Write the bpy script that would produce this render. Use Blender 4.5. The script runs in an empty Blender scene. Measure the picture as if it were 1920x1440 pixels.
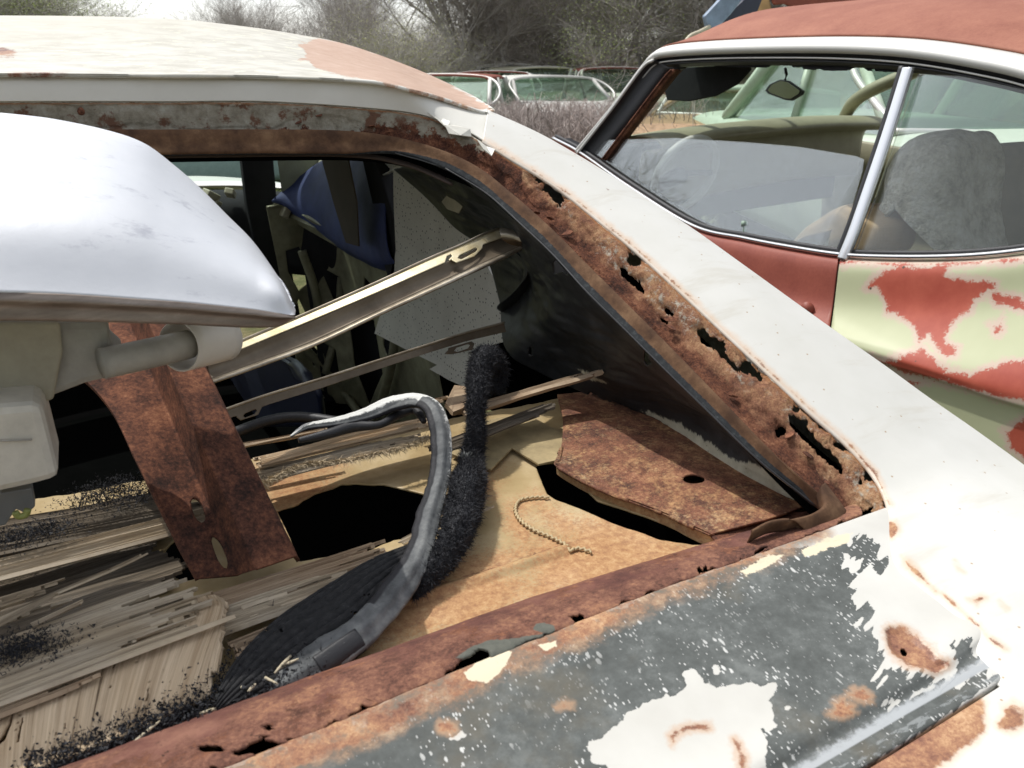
import bpy, math, random
import numpy as np
from mathutils import Vector, Euler
C = bpy.context.scene.collection
scn = bpy.context.scene

# ---------------------------------------------------------------- camera, light, exposure
# world axes: +X is the right-hand side of the white car, +Y its front, Z up; ground at z = 0
CAMZ = 1.25
PITCH = 21.9
YAW = 27.0
FOC = 1507.0
cam_d = bpy.data.cameras.new('camera')
cam = bpy.data.objects.new('camera', cam_d); C.objects.link(cam)
cam_d.sensor_width = 36.0; cam_d.lens = FOC / 1920 * 36; cam_d.clip_start = 0.02; cam_d.clip_end = 3000
cam_d.dof.use_dof = True; cam_d.dof.focus_distance = 0.95; cam_d.dof.aperture_fstop = 16
cam.location = (0, 0, CAMZ)
cam.rotation_euler = (math.radians(90 - PITCH), 0, math.radians(-YAW))
scn.camera = cam

SUN_DIR = Vector((-0.20, 0.42, 0.885)).normalized()      # from the scene towards the sun
w = bpy.data.worlds.new('World'); scn.world = w; w.use_nodes = True
nt = w.node_tree; nt.nodes.clear()
sky = nt.nodes.new('ShaderNodeTexSky'); sky.sky_type = 'NISHITA'; sky.sun_disc = False
sky.sun_elevation = math.asin(SUN_DIR.z); sky.sun_rotation = math.atan2(SUN_DIR.x, SUN_DIR.y)
sky.air_density = 1.0; sky.dust_density = 1.8; sky.ozone_density = 1.0
hs = nt.nodes.new('ShaderNodeHueSaturation'); hs.inputs['Saturation'].default_value = 0.30; hs.inputs['Value'].default_value = 1.0
bg = nt.nodes.new('ShaderNodeBackground'); bg.inputs['Strength'].default_value = 0.15
wo = nt.nodes.new('ShaderNodeOutputWorld')
nt.links.new(sky.outputs[0], hs.inputs['Color']); nt.links.new(hs.outputs[0], bg.inputs[0]); nt.links.new(bg.outputs[0], wo.inputs[0])
sun_d = bpy.data.lights.new('sun', 'SUN'); sun_d.energy = 2.2; sun_d.angle = math.radians(0.6); sun_d.color = (1.0, 0.975, 0.93)
sun = bpy.data.objects.new('sun', sun_d); C.objects.link(sun)
sun.rotation_euler = SUN_DIR.to_track_quat('Z', 'Y').to_euler(); sun.location = (0, 0, 30)
scn.view_settings.view_transform = 'Standard'; scn.view_settings.look = 'None'
scn.view_settings.gamma = 1.0; scn.view_settings.use_curve_mapping = False
scn.view_settings.exposure = 0.60
scn.cycles.max_bounces = 8; scn.cycles.use_denoising = True

# ---------------------------------------------------------------- geometry helpers
cp, sp = math.cos(math.radians(PITCH)), math.sin(math.radians(PITCH))
cy, sy = math.cos(math.radians(YAW)), math.sin(math.radians(YAW))
def ray(px, py):
    a, d = px - 960.0, py - 720.0
    F = FOC * cp - d * sp
    return np.array([a * cy + F * sy, -a * sy + F * cy, -(FOC * sp + d * cp)]) / FOC
CAM = np.array([0, 0, CAMZ])
def Z(z0): return lambda px, py: CAM + ray(px, py) * ((z0 - CAMZ) / ray(px, py)[2])
def U(u0): return lambda px, py: CAM + ray(px, py) * (u0 / ray(px, py)[0])
def V(v0): return lambda px, py: CAM + ray(px, py) * (v0 / ray(px, py)[1])
def PL(p, n):
    p = np.array(p, float); n = np.array(n, float)
    return lambda px, py: CAM + ray(px, py) * (np.dot(p - CAM, n) / np.dot(ray(px, py), n))
WS = 0.491
def W(off=0.0): return PL((0, .39, .90 + off), (0, -WS, 1))     # plane of the rear window opening
def WT(off, tilt): return PL((.5, .39, .90 + off), (tilt, -WS, 1))  # same, falling away sideways
DS = 0.12
def D(off=0.0): return PL((0, .39, .90 + off), (0, -DS, 1))     # deck behind the window
def FIX(t): return lambda px, py: CAM + ray(px, py) * t / np.linalg.norm(ray(px, py))
def crv(pts, surf): return np.array([surf(p[0], p[1]) for p in pts])
def proj(P):
    P = np.asarray(P, float) - CAM
    x = P[..., 0] * cy - P[..., 1] * sy
    F = P[..., 0] * sy + P[..., 1] * cy
    z = P[..., 2]
    dep = F * cp - z * sp
    dn = -(F * sp + z * cp)
    dep = np.where(dep < .02, .02, dep)
    return 960 + FOC * x / dep, 720 + FOC * dn / dep
def cr(P, n, closed=False):
    """Catmull-Rom through the points, resampled to n points by arc length"""
    P = np.asarray(P, float)
    if len(P) == 2: return P[0] + (P[1] - P[0]) * np.linspace(0, 1, n)[:, None]
    A = np.vstack([2 * P[0] - P[1], P, 2 * P[-1] - P[-2]])
    out = []
    for i in range(1, len(A) - 2):
        t = np.linspace(0, 1, 16, endpoint=False)[:, None]
        p0, p1, p2, p3 = A[i - 1], A[i], A[i + 1], A[i + 2]
        out.append(.5 * (2 * p1 + (p2 - p0) * t + (2 * p0 - 5 * p1 + 4 * p2 - p3) * t ** 2 + (3 * p1 - p0 - 3 * p2 + p3) * t ** 3))
    out = np.vstack(out + [P[-1:]])
    s = np.r_[0, np.cumsum(np.linalg.norm(np.diff(out, axis=0), axis=1))]
    q = np.linspace(0, s[-1], n)
    return np.stack([np.interp(q, s, out[:, k]) for k in range(P.shape[1])], 1)
def lin(P, n):
    P = np.asarray(P, float)
    s = np.r_[0, np.cumsum(np.linalg.norm(np.diff(P, axis=0), axis=1))]
    q = np.linspace(0, s[-1], n)
    return np.stack([np.interp(q, s, P[:, k]) for k in range(P.shape[1])], 1)
def loft(rows, n, m, smooth=True):
    """rows: list of (k,3) polylines -> grid [m, n, 3]"""
    R = np.stack([cr(r, n) if smooth else lin(r, n) for r in rows])
    m_ = len(R)
    t = np.linspace(0, m_ - 1, m)
    if m_ == 2 or not smooth:
        i = np.clip(t.astype(int), 0, m_ - 2); f = (t - i)[:, None, None]
        return R[i] * (1 - f) + R[i + 1] * f
    A = np.concatenate([2 * R[:1] - R[1:2], R, 2 * R[-1:] - R[-2:-1]])
    i = np.clip(t.astype(int), 0, m_ - 2); f = (t - i)[:, None, None]
    p0, p1, p2, p3 = A[i], A[i + 1], A[i + 2], A[i + 3]
    return .5 * (2 * p1 + (p2 - p0) * f + (2 * p0 - 5 * p1 + 4 * p2 - p3) * f ** 2 + (3 * p1 - p0 - 3 * p2 + p3) * f ** 3)
def matched(rows, n, m, smooth=True):
    """rows share the same number of control points; keep them matched point by point"""
    k = len(rows[0]); per = max(2, n // (k - 1) + 1)
    R = []
    for r in rows:
        r = np.asarray(r, float)
        A = np.vstack([2 * r[0] - r[1], r, 2 * r[-1] - r[-2]])
        t = np.linspace(0, k - 1, n); i = np.clip(t.astype(int), 0, k - 2); f = (t - i)[:, None]
        p0, p1, p2, p3 = A[i], A[i + 1], A[i + 2], A[i + 3]
        R.append(.5 * (2 * p1 + (p2 - p0) * f + (2 * p0 - 5 * p1 + 4 * p2 - p3) * f ** 2 + (3 * p1 - p0 - 3 * p2 + p3) * f ** 3))
    R = np.stack(R); m_ = len(R); t = np.linspace(0, m_ - 1, m); i = np.clip(t.astype(int), 0, m_ - 2); f = (t - i)[:, None, None]
    if m_ == 2 or not smooth: return R[i] * (1 - f) + R[i + 1] * f
    A = np.concatenate([2 * R[:1] - R[1:2], R, 2 * R[-1:] - R[-2:-1]])
    p0, p1, p2, p3 = A[i], A[i + 1], A[i + 2], A[i + 3]
    return .5 * (2 * p1 + (p2 - p0) * f + (2 * p0 - 5 * p1 + 4 * p2 - p3) * f ** 2 + (3 * p1 - p0 - 3 * p2 + p3) * f ** 3)

# value noise
def _h(i, j, k, s):
    n = (i * 374761393 + j * 668265263 + k * 2147483647 + s * 1274126177) & 0xffffffff
    n = ((n ^ (n >> 13)) * 1274126177) & 0xffffffff
    n = ((n ^ (n >> 16)) * 2246822519) & 0xffffffff
    return ((n ^ (n >> 15)) & 0xffff) / 65535.0
def vn(P, scale, seed=0):
    P = np.asarray(P, float) * scale
    i = np.floor(P).astype(np.int64); f = P - i; f = f * f * (3 - 2 * f)
    r = 0
    for a in (0, 1):
        for b in (0, 1):
            for c in (0, 1):
                wgt = (f[..., 0] if a else 1 - f[..., 0]) * (f[..., 1] if b else 1 - f[..., 1]) * (f[..., 2] if c else 1 - f[..., 2])
                r = r + wgt * _h(i[..., 0] + a, i[..., 1] + b, i[..., 2] + c, seed)
    return r
def fbm(P, scale, oct=4, seed=0, g=.5):
    r, a, t = 0, 1, 0
    for o in range(oct):
        r = r + a * vn(P, scale * 2 ** o, seed + o * 7); t += a; a *= g
    return r / t - .5
def n2(x, y, s, oct=3, seed=0): return fbm(np.stack([x, y, np.zeros_like(x) + .37], -1), s, oct, seed)
def sd(px, py, poly):
    """signed distance in pixels: positive inside the outline"""
    poly = np.asarray(poly, float); d = np.full(px.shape, 1e9); ins = np.zeros(px.shape, bool)
    for a, b in zip(poly, np.roll(poly, -1, 0)):
        e = b - a; L = (e ** 2).sum() + 1e-9
        t = np.clip(((px - a[0]) * e[0] + (py - a[1]) * e[1]) / L, 0, 1)
        d = np.minimum(d, np.hypot(px - a[0] - t * e[0], py - a[1] - t * e[1]))
        c = ((a[1] > py) != (b[1] > py)) & (px < (b[0] - a[0]) * (py - a[1]) / (b[1] - a[1] + 1e-12) + a[0])
        ins ^= c
    return np.where(ins, d, -d)
def sdl(px, py, line, wid):
    """stroke along an open line, positive inside"""
    line = np.asarray(line, float); d = np.full(px.shape, 1e9)
    for a, b in zip(line[:-1], line[1:]):
        e = b - a; L = (e ** 2).sum() + 1e-9
        t = np.clip(((px - a[0]) * e[0] + (py - a[1]) * e[1]) / L, 0, 1)
        d = np.minimum(d, np.hypot(px - a[0] - t * e[0], py - a[1] - t * e[1]))
    return wid - d
def mx(px, py, polys):
    r = np.full(px.shape, -1e3)
    for p in polys: r = np.maximum(r, sd(px, py, p))
    return r
def blob(cx, cy_, rx, ry, rot=0, n=16, j=.12, seed=1):
    r = random.Random(seed); o = []
    for i in range(n):
        t = 2 * math.pi * i / n; k = 1 + r.uniform(-j, j); x, y = rx * k * math.cos(t), ry * k * math.sin(t)
        c, s = math.cos(math.radians(rot)), math.sin(math.radians(rot))
        o.append((cx + x * c - y * s, cy_ + x * s + y * c))
    return o

# ---------------------------------------------------------------- object helpers
def thing(name, label, cat, loc=(0, 0, 0), group=None):
    o = bpy.data.objects.new(name, None); o.empty_display_size = .1; C.objects.link(o); o.location = loc
    o['label'] = label; o['category'] = cat
    if group: o['group'] = group
    return o
def tag(o, label, cat, group=None):
    o['label'] = label; o['category'] = cat
    if group: o['group'] = group
    return o
def wloc(o):
    v = Vector((0, 0, 0))
    while o is not None: v += o.location; o = o.parent
    return v
def mesh(name, verts, faces, mat, parent=None, loc=(0, 0, 0), smooth=False, attrs=None, thick=0, label=None, bevel=0, kind=None):
    base = wloc(parent) + Vector(loc)
    verts = np.asarray(verts, float).reshape(-1, 3) - np.array(base)
    me = bpy.data.meshes.new(name)
    me.from_pydata(verts.tolist(), [], faces if isinstance(faces, list) else faces.tolist())
    if attrs:
        for k, a in attrs.items():
            at = me.attributes.new(k, 'FLOAT', 'POINT'); at.data.foreach_set('value', np.asarray(a, np.float32).ravel())
    me.materials.append(mat)
    if smooth: me.polygons.foreach_set('use_smooth', [True] * len(me.polygons))
    me.update()
    o = bpy.data.objects.new(name, me); C.objects.link(o); o.location = loc
    if parent: o.parent = parent
    if label: o['label'] = label
    if kind: o['kind'] = kind
    if thick:
        m = o.modifiers.new('s', 'SOLIDIFY'); m.thickness = abs(thick); m.offset = -1 if thick > 0 else 1
    if bevel:
        m = o.modifiers.new('b', 'BEVEL'); m.width = bevel; m.segments = 2; m.limit_method = 'ANGLE'
    return o
def gfaces(m, n, keep=None, closed=False):
    i = np.arange(m * n).reshape(m, n)
    if closed: i = np.concatenate([i, i[:, :1]], 1)
    f = np.stack([i[:-1, :-1], i[:-1, 1:], i[1:, 1:], i[1:, :-1]], -1).reshape(-1, 4)
    if keep is not None: f = f[keep.ravel()]
    return f
def gnormal(G):
    du = np.gradient(G, axis=1); dv = np.gradient(G, axis=0)
    n = np.cross(du, dv); return n / (np.linalg.norm(n, axis=-1, keepdims=True) + 1e-12)
def gmesh(name, G, mat, parent=None, hole=None, smooth=True, thick=.0012, attrs=None, disp=None, snap=True, **k):
    """grid mesh; hole: per-vertex field, faces with mean > 0 are cut out"""
    m, n = G.shape[:2]
    N = gnormal(G)
    to_cam = CAM - G
    if ((N * to_cam).sum(-1)).mean() < 0: N = -N; flip = True
    else: flip = False
    if disp is not None: G = G + N * disp[..., None]
    keep = None
    if hole is not None and snap:
        h = np.clip(np.asarray(hole, float) + np.zeros(G.shape[:2]), -60, 60)
        gi, gj = np.gradient(h); g2 = gi ** 2 + gj ** 2 + 1e-9; si, sj = -h * gi / g2, -h * gj / g2
        ok = (np.abs(si) < .62) & (np.abs(sj) < .62) & (g2 > 1e-6)
        dGi, dGj = np.gradient(G, axis=0), np.gradient(G, axis=1)
        G = G + np.where(ok, si, 0)[..., None] * dGi + np.where(ok, sj, 0)[..., None] * dGj
        h = np.where(ok, 0, h); mxh = np.maximum(np.maximum(h[:-1, :-1], h[1:, :-1]), np.maximum(h[:-1, 1:], h[1:, 1:])); mnh = np.minimum(np.minimum(h[:-1, :-1], h[1:, :-1]), np.minimum(h[:-1, 1:], h[1:, 1:]))
        keep = (mxh <= 1e-9) & (mnh < 0)
    elif hole is not None:
        h = (hole[:-1, :-1] + hole[1:, :-1] + hole[:-1, 1:] + hole[1:, 1:]) / 4; keep = h <= 0
    f = gfaces(m, n, keep)
    if flip: f = f[:, ::-1]
    V_ = G.reshape(-1, 3)
    used, inv = np.unique(f, return_inverse=True)
    if len(used) < len(V_):
        V_ = V_[used]; f = inv.reshape(f.shape)
        if attrs: attrs = {a: np.asarray(b).reshape(-1)[used] for a, b in attrs.items()}
    return mesh(name, V_, f, mat, parent, smooth=smooth, thick=thick, attrs=attrs, **k)
def box(name, c, s, mat, parent=None, rot=(0, 0, 0), bevel=.003, **k):
    E = Euler([math.radians(a) for a in rot]).to_matrix()
    v = [tuple(Vector(c) + E @ Vector((x * s[0] / 2, y * s[1] / 2, z * s[2] / 2))) for x in (-1, 1) for y in (-1, 1) for z in (-1, 1)]
    f = [(0, 1, 3, 2), (4, 6, 7, 5), (0, 4, 5, 1), (2, 3, 7, 6), (0, 2, 6, 4), (1, 5, 7, 3)]
    return mesh(name, v, f, mat, parent, bevel=bevel, **k)
def tubeG(P, rad, seg=12, n=None, prof=None, twist=0, up=(0, 0, 1)):
    """sweep a profile along P. rad scalar or per point. prof: list of (x,y) in radius units. returns grid closed [n,seg]"""
    P = np.asarray(P, float)
    if n: P = cr(P, n)
    n = len(P); rad = np.broadcast_to(np.asarray(rad, float), (n,)) if np.ndim(rad) == 0 or len(np.atleast_1d(rad)) == n else np.interp(np.linspace(0, 1, n), np.linspace(0, 1, len(rad)), rad)
    T = np.gradient(P, axis=0); T /= np.linalg.norm(T, axis=1, keepdims=True) + 1e-12
    if prof is None:
        a = np.linspace(0, 2 * math.pi, seg, endpoint=False); prof = np.stack([np.cos(a), np.sin(a)], 1)
    prof = np.asarray(prof, float)
    up = np.array(up, float); S = np.cross(T, up); S /= np.linalg.norm(S, axis=1, keepdims=True) + 1e-9
    B = np.cross(S, T)
    return P[:, None] + (S[:, None] * prof[None, :, :1] + B[:, None] * prof[None, :, 1:2]) * rad[:, None, None]
def tube(name, P, rad, mat, parent=None, seg=12, n=None, prof=None, cap=True, smooth=True, disp=None, up=(0, 0, 1), closed=True, **k):
    G = tubeG(P, rad, seg, n, prof, up=up)
    if disp is not None: G = disp(G)
    m, s = G.shape[:2]
    f = gfaces(m, s, closed=closed).tolist()
    if cap and closed: f += [list(range(s))[::-1], list(range((m - 1) * s, m * s))]
    return mesh(name, G.reshape(-1, 3), f, mat, parent, smooth=smooth, **k)
def prism(name, pts, mat, parent=None, thick=.003, nrm=None, bevel=0, **k):
    """flat outline of 3-D points given real thickness (away from the camera)"""
    P = np.asarray(pts, float); n = len(P)
    N = np.zeros(3)
    for a, b in zip(P, np.roll(P, -1, 0)): N += np.cross(a - P.mean(0), b - P.mean(0))
    N /= np.linalg.norm(N) + 1e-12
    if np.dot(N, CAM - P.mean(0)) < 0: N = -N; P = P[::-1]
    Q = P - N * thick
    v = np.vstack([P, Q])
    f = [list(range(n)), list(range(2 * n - 1, n - 1, -1))] + [[i, i + n, (i + 1) % n + n, (i + 1) % n] for i in range(n)]
    return mesh(name, v, f, mat, parent, bevel=bevel, **k)

# ---------------------------------------------------------------- material helpers
class M:
    def __init__(s, name, rough=.6, metal=0.0, spec=.5):
        s.mat = bpy.data.materials.new(name); s.mat.use_nodes = True; s.t = s.mat.node_tree; s.N = s.t.nodes
        s.b = s.N['Principled BSDF']; s.b.inputs['Roughness'].default_value = rough; s.b.inputs['Metallic'].default_value = metal
        s.b.inputs['Specular IOR Level'].default_value = spec
        s.tc = s.N.new('ShaderNodeTexCoord').outputs['Object']
        s.h = None
    def L(s, a, i): s.t.links.new(a, i)
    def set(s, key, v):
        i = s.b.inputs[key]
        if isinstance(v, (int, float)): i.default_value = v
        elif isinstance(v, tuple): i.default_value = (*v[:3], 1) if len(i.default_value) == 4 else v
        else: s.L(v, i)
        return s
    def vec(s, scale=(1, 1, 1), rot=(0, 0, 0), src=None):
        m = s.N.new('ShaderNodeMapping'); m.inputs['Scale'].default_value = scale; m.inputs['Rotation'].default_value = [math.radians(a) for a in rot]
        s.L(src if src else s.tc, m.inputs['Vector']); return m.outputs[0]
    def noise(s, scale, detail=5, rough=.6, vec=None, dist=0.0):
        n = s.N.new('ShaderNodeTexNoise'); n.inputs['Scale'].default_value = scale; n.inputs['Detail'].default_value = detail
        n.inputs['Roughness'].default_value = rough; n.inputs['Distortion'].default_value = dist; s.L(vec if vec else s.tc, n.inputs['Vector']); return n.outputs['Fac']
    def vor(s, scale, vec=None, feat='F1', out='Distance', rnd=1.0):
        n = s.N.new('ShaderNodeTexVoronoi'); n.feature = feat; n.inputs['Scale'].default_value = scale; n.inputs['Randomness'].default_value = rnd
        s.L(vec if vec else s.tc, n.inputs['Vector']); return n.outputs[out]
    def attr(s, name): n = s.N.new('ShaderNodeAttribute'); n.attribute_name = name; return n.outputs['Fac']
    def m(s, op, a, b=None, c=None, clamp=False):
        n = s.N.new('ShaderNodeMath'); n.operation = op; n.use_clamp = clamp
        for k, x in enumerate((a, b, c)):
            if x is None: continue
            if isinstance(x, (int, float)): n.inputs[k].default_value = x
            else: s.L(x, n.inputs[k])
        return n.outputs[0]
    def sm(s, x, lo, hi):
        n = s.N.new('ShaderNodeMapRange'); n.interpolation_type = 'SMOOTHSTEP'
        s.L(x, n.inputs['Value']); n.inputs['From Min'].default_value = lo; n.inputs['From Max'].default_value = hi; return n.outputs[0]
    def mix(s, f, a, b):
        n = s.N.new('ShaderNodeMix'); n.data_type = 'RGBA'
        for x, i in ((f, n.inputs['Factor']), (a, n.inputs[6]), (b, n.inputs[7])):
            if isinstance(x, (int, float)): i.default_value = x
            elif isinstance(x, tuple): i.default_value = (*x, 1)
            else: s.L(x, i)
        return n.outputs[2]
    def fmix(s, f, a, b):
        n = s.N.new('ShaderNodeMix'); n.data_type = 'FLOAT'
        for x, i in ((f, n.inputs[0]), (a, n.inputs[2]), (b, n.inputs[3])):
            if isinstance(x, (int, float)): i.default_value = x
            else: s.L(x, i)
        return n.outputs[0]
    def ramp(s, f, st, interp='LINEAR'):
        n = s.N.new('ShaderNodeValToRGB'); r = n.color_ramp; r.interpolation = interp
        while len(r.elements) < len(st): r.elements.new(.5)
        for e, (p, c) in zip(r.elements, st): e.position = p; e.color = (*c, 1)
        s.L(f, n.inputs[0]); return n.outputs[0]
    def bump(s, h, strength=.5, dist=.002):
        n = s.N.new('ShaderNodeBump'); n.inputs['Strength'].default_value = strength; n.inputs['Distance'].default_value = dist
        s.L(h, n.inputs['Height']); s.L(n.outputs[0], s.b.inputs['Normal']); return n
    # rust colour: tone shifts between dark/purple-brown and orange
    def rust(s, sc=1.0, tone=0.0, vec=None, pal=0):
        f1 = s.noise(28 * sc, 8, .78, vec); f2 = s.noise(300 * sc, 6, .8, vec); f3 = s.noise(7 * sc, 4, .6, vec)
        f = s.m('ADD', s.m('MULTIPLY', f1, .55), s.m('ADD', s.m('MULTIPLY', f2, .5), s.m('MULTIPLY', f3, .25)))
        f = s.m('ADD', f, tone - .15)
        if pal == 0:
            st = [(.33, (.020, .012, .010)), (.42, (.075, .032, .021)), (.49, (.145, .058, .034)), (.56, (.235, .100, .055)), (.63, (.37, .185, .10)), (.73, (.52, .37, .25))]
        else:
            st = [(.33, (.045, .022, .017)), (.43, (.125, .055, .038)), (.51, (.215, .10, .065)), (.59, (.32, .16, .09)), (.68, (.47, .28, .15)), (.78, (.62, .44, .29))]
        return s.ramp(f, st), f
def simple(name, col, rough=.6, metal=0, spec=.5, var=.15, sc=20, bmp=0, bsc=300):
    a = M(name, rough, metal, spec)
    n = a.noise(sc, 6, .65)
    a.set('Base Color', a.ramp(n, [(.3, tuple(c * (1 - var) for c in col)), (.7, tuple(min(1, c * (1 + var)) for c in col))]))
    if bmp: a.bump(a.noise(bsc, 5, .7), bmp, .001)
    return a.mat
# ---------------------------------------------------------------- materials of the cars
def mat_quarter():
    a = M('white_body_paint', .42, 0, .45)
    base = a.ramp(a.noise(9, 5, .6), [(.3, (.58, .57, .52)), (.7, (.655, .645, .60))])
    base = a.mix(a.m('MULTIPLY', a.sm(a.noise(6, 7, .7, a.vec((1, 6, 1), (0, 0, 55))), .52, .68), .35), base, (.46, .42, .33)); base = a.mix(a.sm(a.vor(75), .10, .05), base, (.40, .30, .20)); base = a.mix(a.sm(a.m('ADD', a.vor(17), a.m('MULTIPLY', a.noise(140, 5, .8), .16)), .115, .09), base, (.20, .11, .07))            # tiny chips
    nz = a.m('SUBTRACT', a.noise(55, 7, .72), .5); at = a.attr('rust')
    r = a.m('ADD', at, a.m('MULTIPLY', nz, 1.1))
    halo = a.m('MULTIPLY', a.sm(a.m('ADD', at, a.m('MULTIPLY', nz, .9)), -.5, .12), .6)
    rc, rf = a.rust(1.3, .08, pal=1)
    col = a.mix(halo, base, (.62, .38, .20)); col = a.mix(a.sm(r, -.07, .1), col, rc)
    a.set('Base Color', col); a.set('Roughness', a.fmix(a.sm(r, -.1, .1), .38, .9))
    a.bump(a.m('ADD', a.m('MULTIPLY', a.noise(400, 4, .6), .08), a.m('MULTIPLY', a.m('MULTIPLY', rf, a.sm(r, -.1, .1)), 1.0)), .5, .0012)
    return a.mat
def mat_roof():
    a = M('chalky_roof_paint', .55, 0, .35)
    v = a.vec((4, 7, 4))
    base = a.ramp(a.noise(5, 6, .65, v), [(.36, (.43, .405, .34)), (.50, (.50, .48, .415)), (.64, (.58, .56, .49))])
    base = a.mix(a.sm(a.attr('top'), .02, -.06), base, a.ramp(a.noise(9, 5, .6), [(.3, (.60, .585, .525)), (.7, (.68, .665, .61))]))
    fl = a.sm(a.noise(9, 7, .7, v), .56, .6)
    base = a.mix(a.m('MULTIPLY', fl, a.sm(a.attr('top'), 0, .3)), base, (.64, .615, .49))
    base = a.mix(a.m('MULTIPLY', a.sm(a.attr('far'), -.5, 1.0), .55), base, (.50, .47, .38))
    r = a.m('ADD', a.attr('bare'), a.m('MULTIPLY', a.m('SUBTRACT', a.noise(30, 7, .7), .5), .8))
    pk = a.ramp(a.noise(40, 7, .7), [(.3, (.42, .265, .185)), (.6, (.50, .345, .255)), (.75, (.60, .47, .38))])
    pk = a.mix(a.sm(a.noise(90, 5, .7), .66, .72), pk, (.55, .24, .12))
    col = a.mix(a.sm(r, -.03, .03), base, pk)
    edge = a.m('MULTIPLY', a.sm(r, -.12, 0), a.sm(r, .12, 0))
    u = a.m('ADD', a.attr('rust'), a.m('MULTIPLY', a.m('SUBTRACT', a.noise(70, 6, .7), .5), 1.0))
    rc, rf = a.rust(1.2, .06, pal=1)
    col = a.mix(a.sm(u, -.08, .12), col, rc)
    a.set('Base Color', col); a.set('Roughness', .55)
    a.bump(a.m('ADD', a.m('MULTIPLY', a.sm(r, -.03, .03), -.5), a.m('MULTIPLY', a.noise(250, 6, .7), .25)), .5, .0015)
    return a.mat
def mat_deck():
    a = M('deck_primer_and_paint', .5, 0, .25)
    white = a.ramp(a.noise(12, 5, .6), [(.3, (.50, .485, .44)), (.7, (.585, .575, .53))])
    n1 = a.noise(16, 7, .7); n2_ = a.noise(120, 6, .75)
    gray = a.ramp(a.m('ADD', a.m('MULTIPLY', n1, .6), a.m('MULTIPLY', n2_, .4)), [(.34, (.060, .065, .060)), (.5, (.098, .105, .099)), (.64, (.17, .18, .17))])
    gray = a.mix(a.m('MULTIPLY', a.sm(a.noise(9, 5, .65), .55, .72), .5), gray, (.15, .125, .085))
    # paint specks left on the primer, drawn out along the panel
    vs = a.vec((1.0, .42, 1), (0, 0, 24)); 
    sp1 = a.sm(a.m('ADD', a.vor(420, vs), a.m('MULTIPLY', a.noise(45, 4, .6), .9)), .66, .57)
    sp2 = a.sm(a.m('ADD', a.vor(170, vs), a.m('MULTIPLY', a.noise(28, 5, .7), 1.1)), .69, .62)
    sp = a.m('MAXIMUM', a.m('MAXIMUM', sp1, sp2), a.sm(a.noise(210, 8, .8, vs), .655, .68))
    dens = a.sm(a.m('ADD', a.attr('gray'), a.m('MULTIPLY', a.noise(14, 4, .6), 1.0)), 6.5, .6)
    gray = a.mix(a.m('MULTIPLY', a.m('MULTIPLY', sp, .95), dens), gray, (.60, .60, .57))
    nz = a.m('SUBTRACT', a.noise(85, 8, .75), .5); nz2 = a.m('SUBTRACT', a.noise(22, 4, .6), .5)
    g = a.m('ADD', a.attr('gray'), a.m('ADD', a.m('MULTIPLY', nz, .8), a.m('MULTIPLY', nz2, .25)))
    gm = a.sm(g, -.02, .02)
    col = a.mix(gm, white, gray)
    # sprayed white fades softly into the primer above the rolled groove
    hgt = a.attr('spray'); sw = a.m('MULTIPLY', a.sm(hgt, .02, .14), a.sm(a.m('ADD', hgt, a.m('MULTIPLY', a.m('SUBTRACT', a.noise(160, 7, .8), .5), 1.6)), 1.05, .45))
    strip = a.m('MULTIPLY', a.sm(hgt, -.42, -.5), a.sm(a.noise(45, 8, .78, a.vec((.6, 2, 1), (0, 0, 0))), .50, .53))
    col = a.mix(a.m('MAXIMUM', sw, a.m('MULTIPLY', strip, .7)), col, a.mix(strip, (.37, .385, .39), (.26, .275, .27)))
    at = a.attr('rust')
    r = a.m('ADD', at, a.m('ADD', a.m('MULTIPLY', nz, 1.0), a.m('MULTIPLY', a.m('SUBTRACT', a.noise(30, 6, .7), .5), 1.5)))
    rc, rf = a.rust(1.1, .07, pal=1)
    tan = a.ramp(a.noise(60, 8, .78), [(.36, (.16, .15, .12)), (.48, (.27, .17, .11)), (.56, (.40, .25, .15)), (.68, (.52, .40, .27))])
    col = a.mix(a.m('MULTIPLY', a.sm(r, -.55, .2), .8), col, tan); col = a.mix(a.m('MULTIPLY', a.sm(r, .02, .38), a.sm(a.noise(33, 8, .78), .44, .56)), col, rc)
    col = a.mix(a.sm(a.m('ADD', a.attr('cream'), a.m('MULTIPLY', a.m('SUBTRACT', a.noise(60, 7, .75), .5), 1.6)), -.05, .08), col, (.66, .58, .42))
    hal = a.m('ADD', a.attr('spot'), a.m('MULTIPLY', nz, 2.2))
    col = a.mix(a.m('MULTIPLY', a.sm(hal, -.75, .1), .6), col, (.50, .30, .17)); col = a.mix(a.sm(hal, -.05, .25), col, rc)
    a.set('Base Color', col); a.set('Roughness', a.fmix(gm, .36, .72))
    h = a.m('ADD', a.m('MULTIPLY', gm, -.6), a.m('ADD', a.m('MULTIPLY', a.m('MULTIPLY', sp, gm), .4), a.m('MULTIPLY', a.m('MULTIPLY', rf, a.sm(r, -.2, .2)), 1.6)))
    a.bump(a.m('ADD', h, a.m('MULTIPLY', a.noise(700, 4, .6), .12)), .45, .001)
    return a.mat
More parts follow.
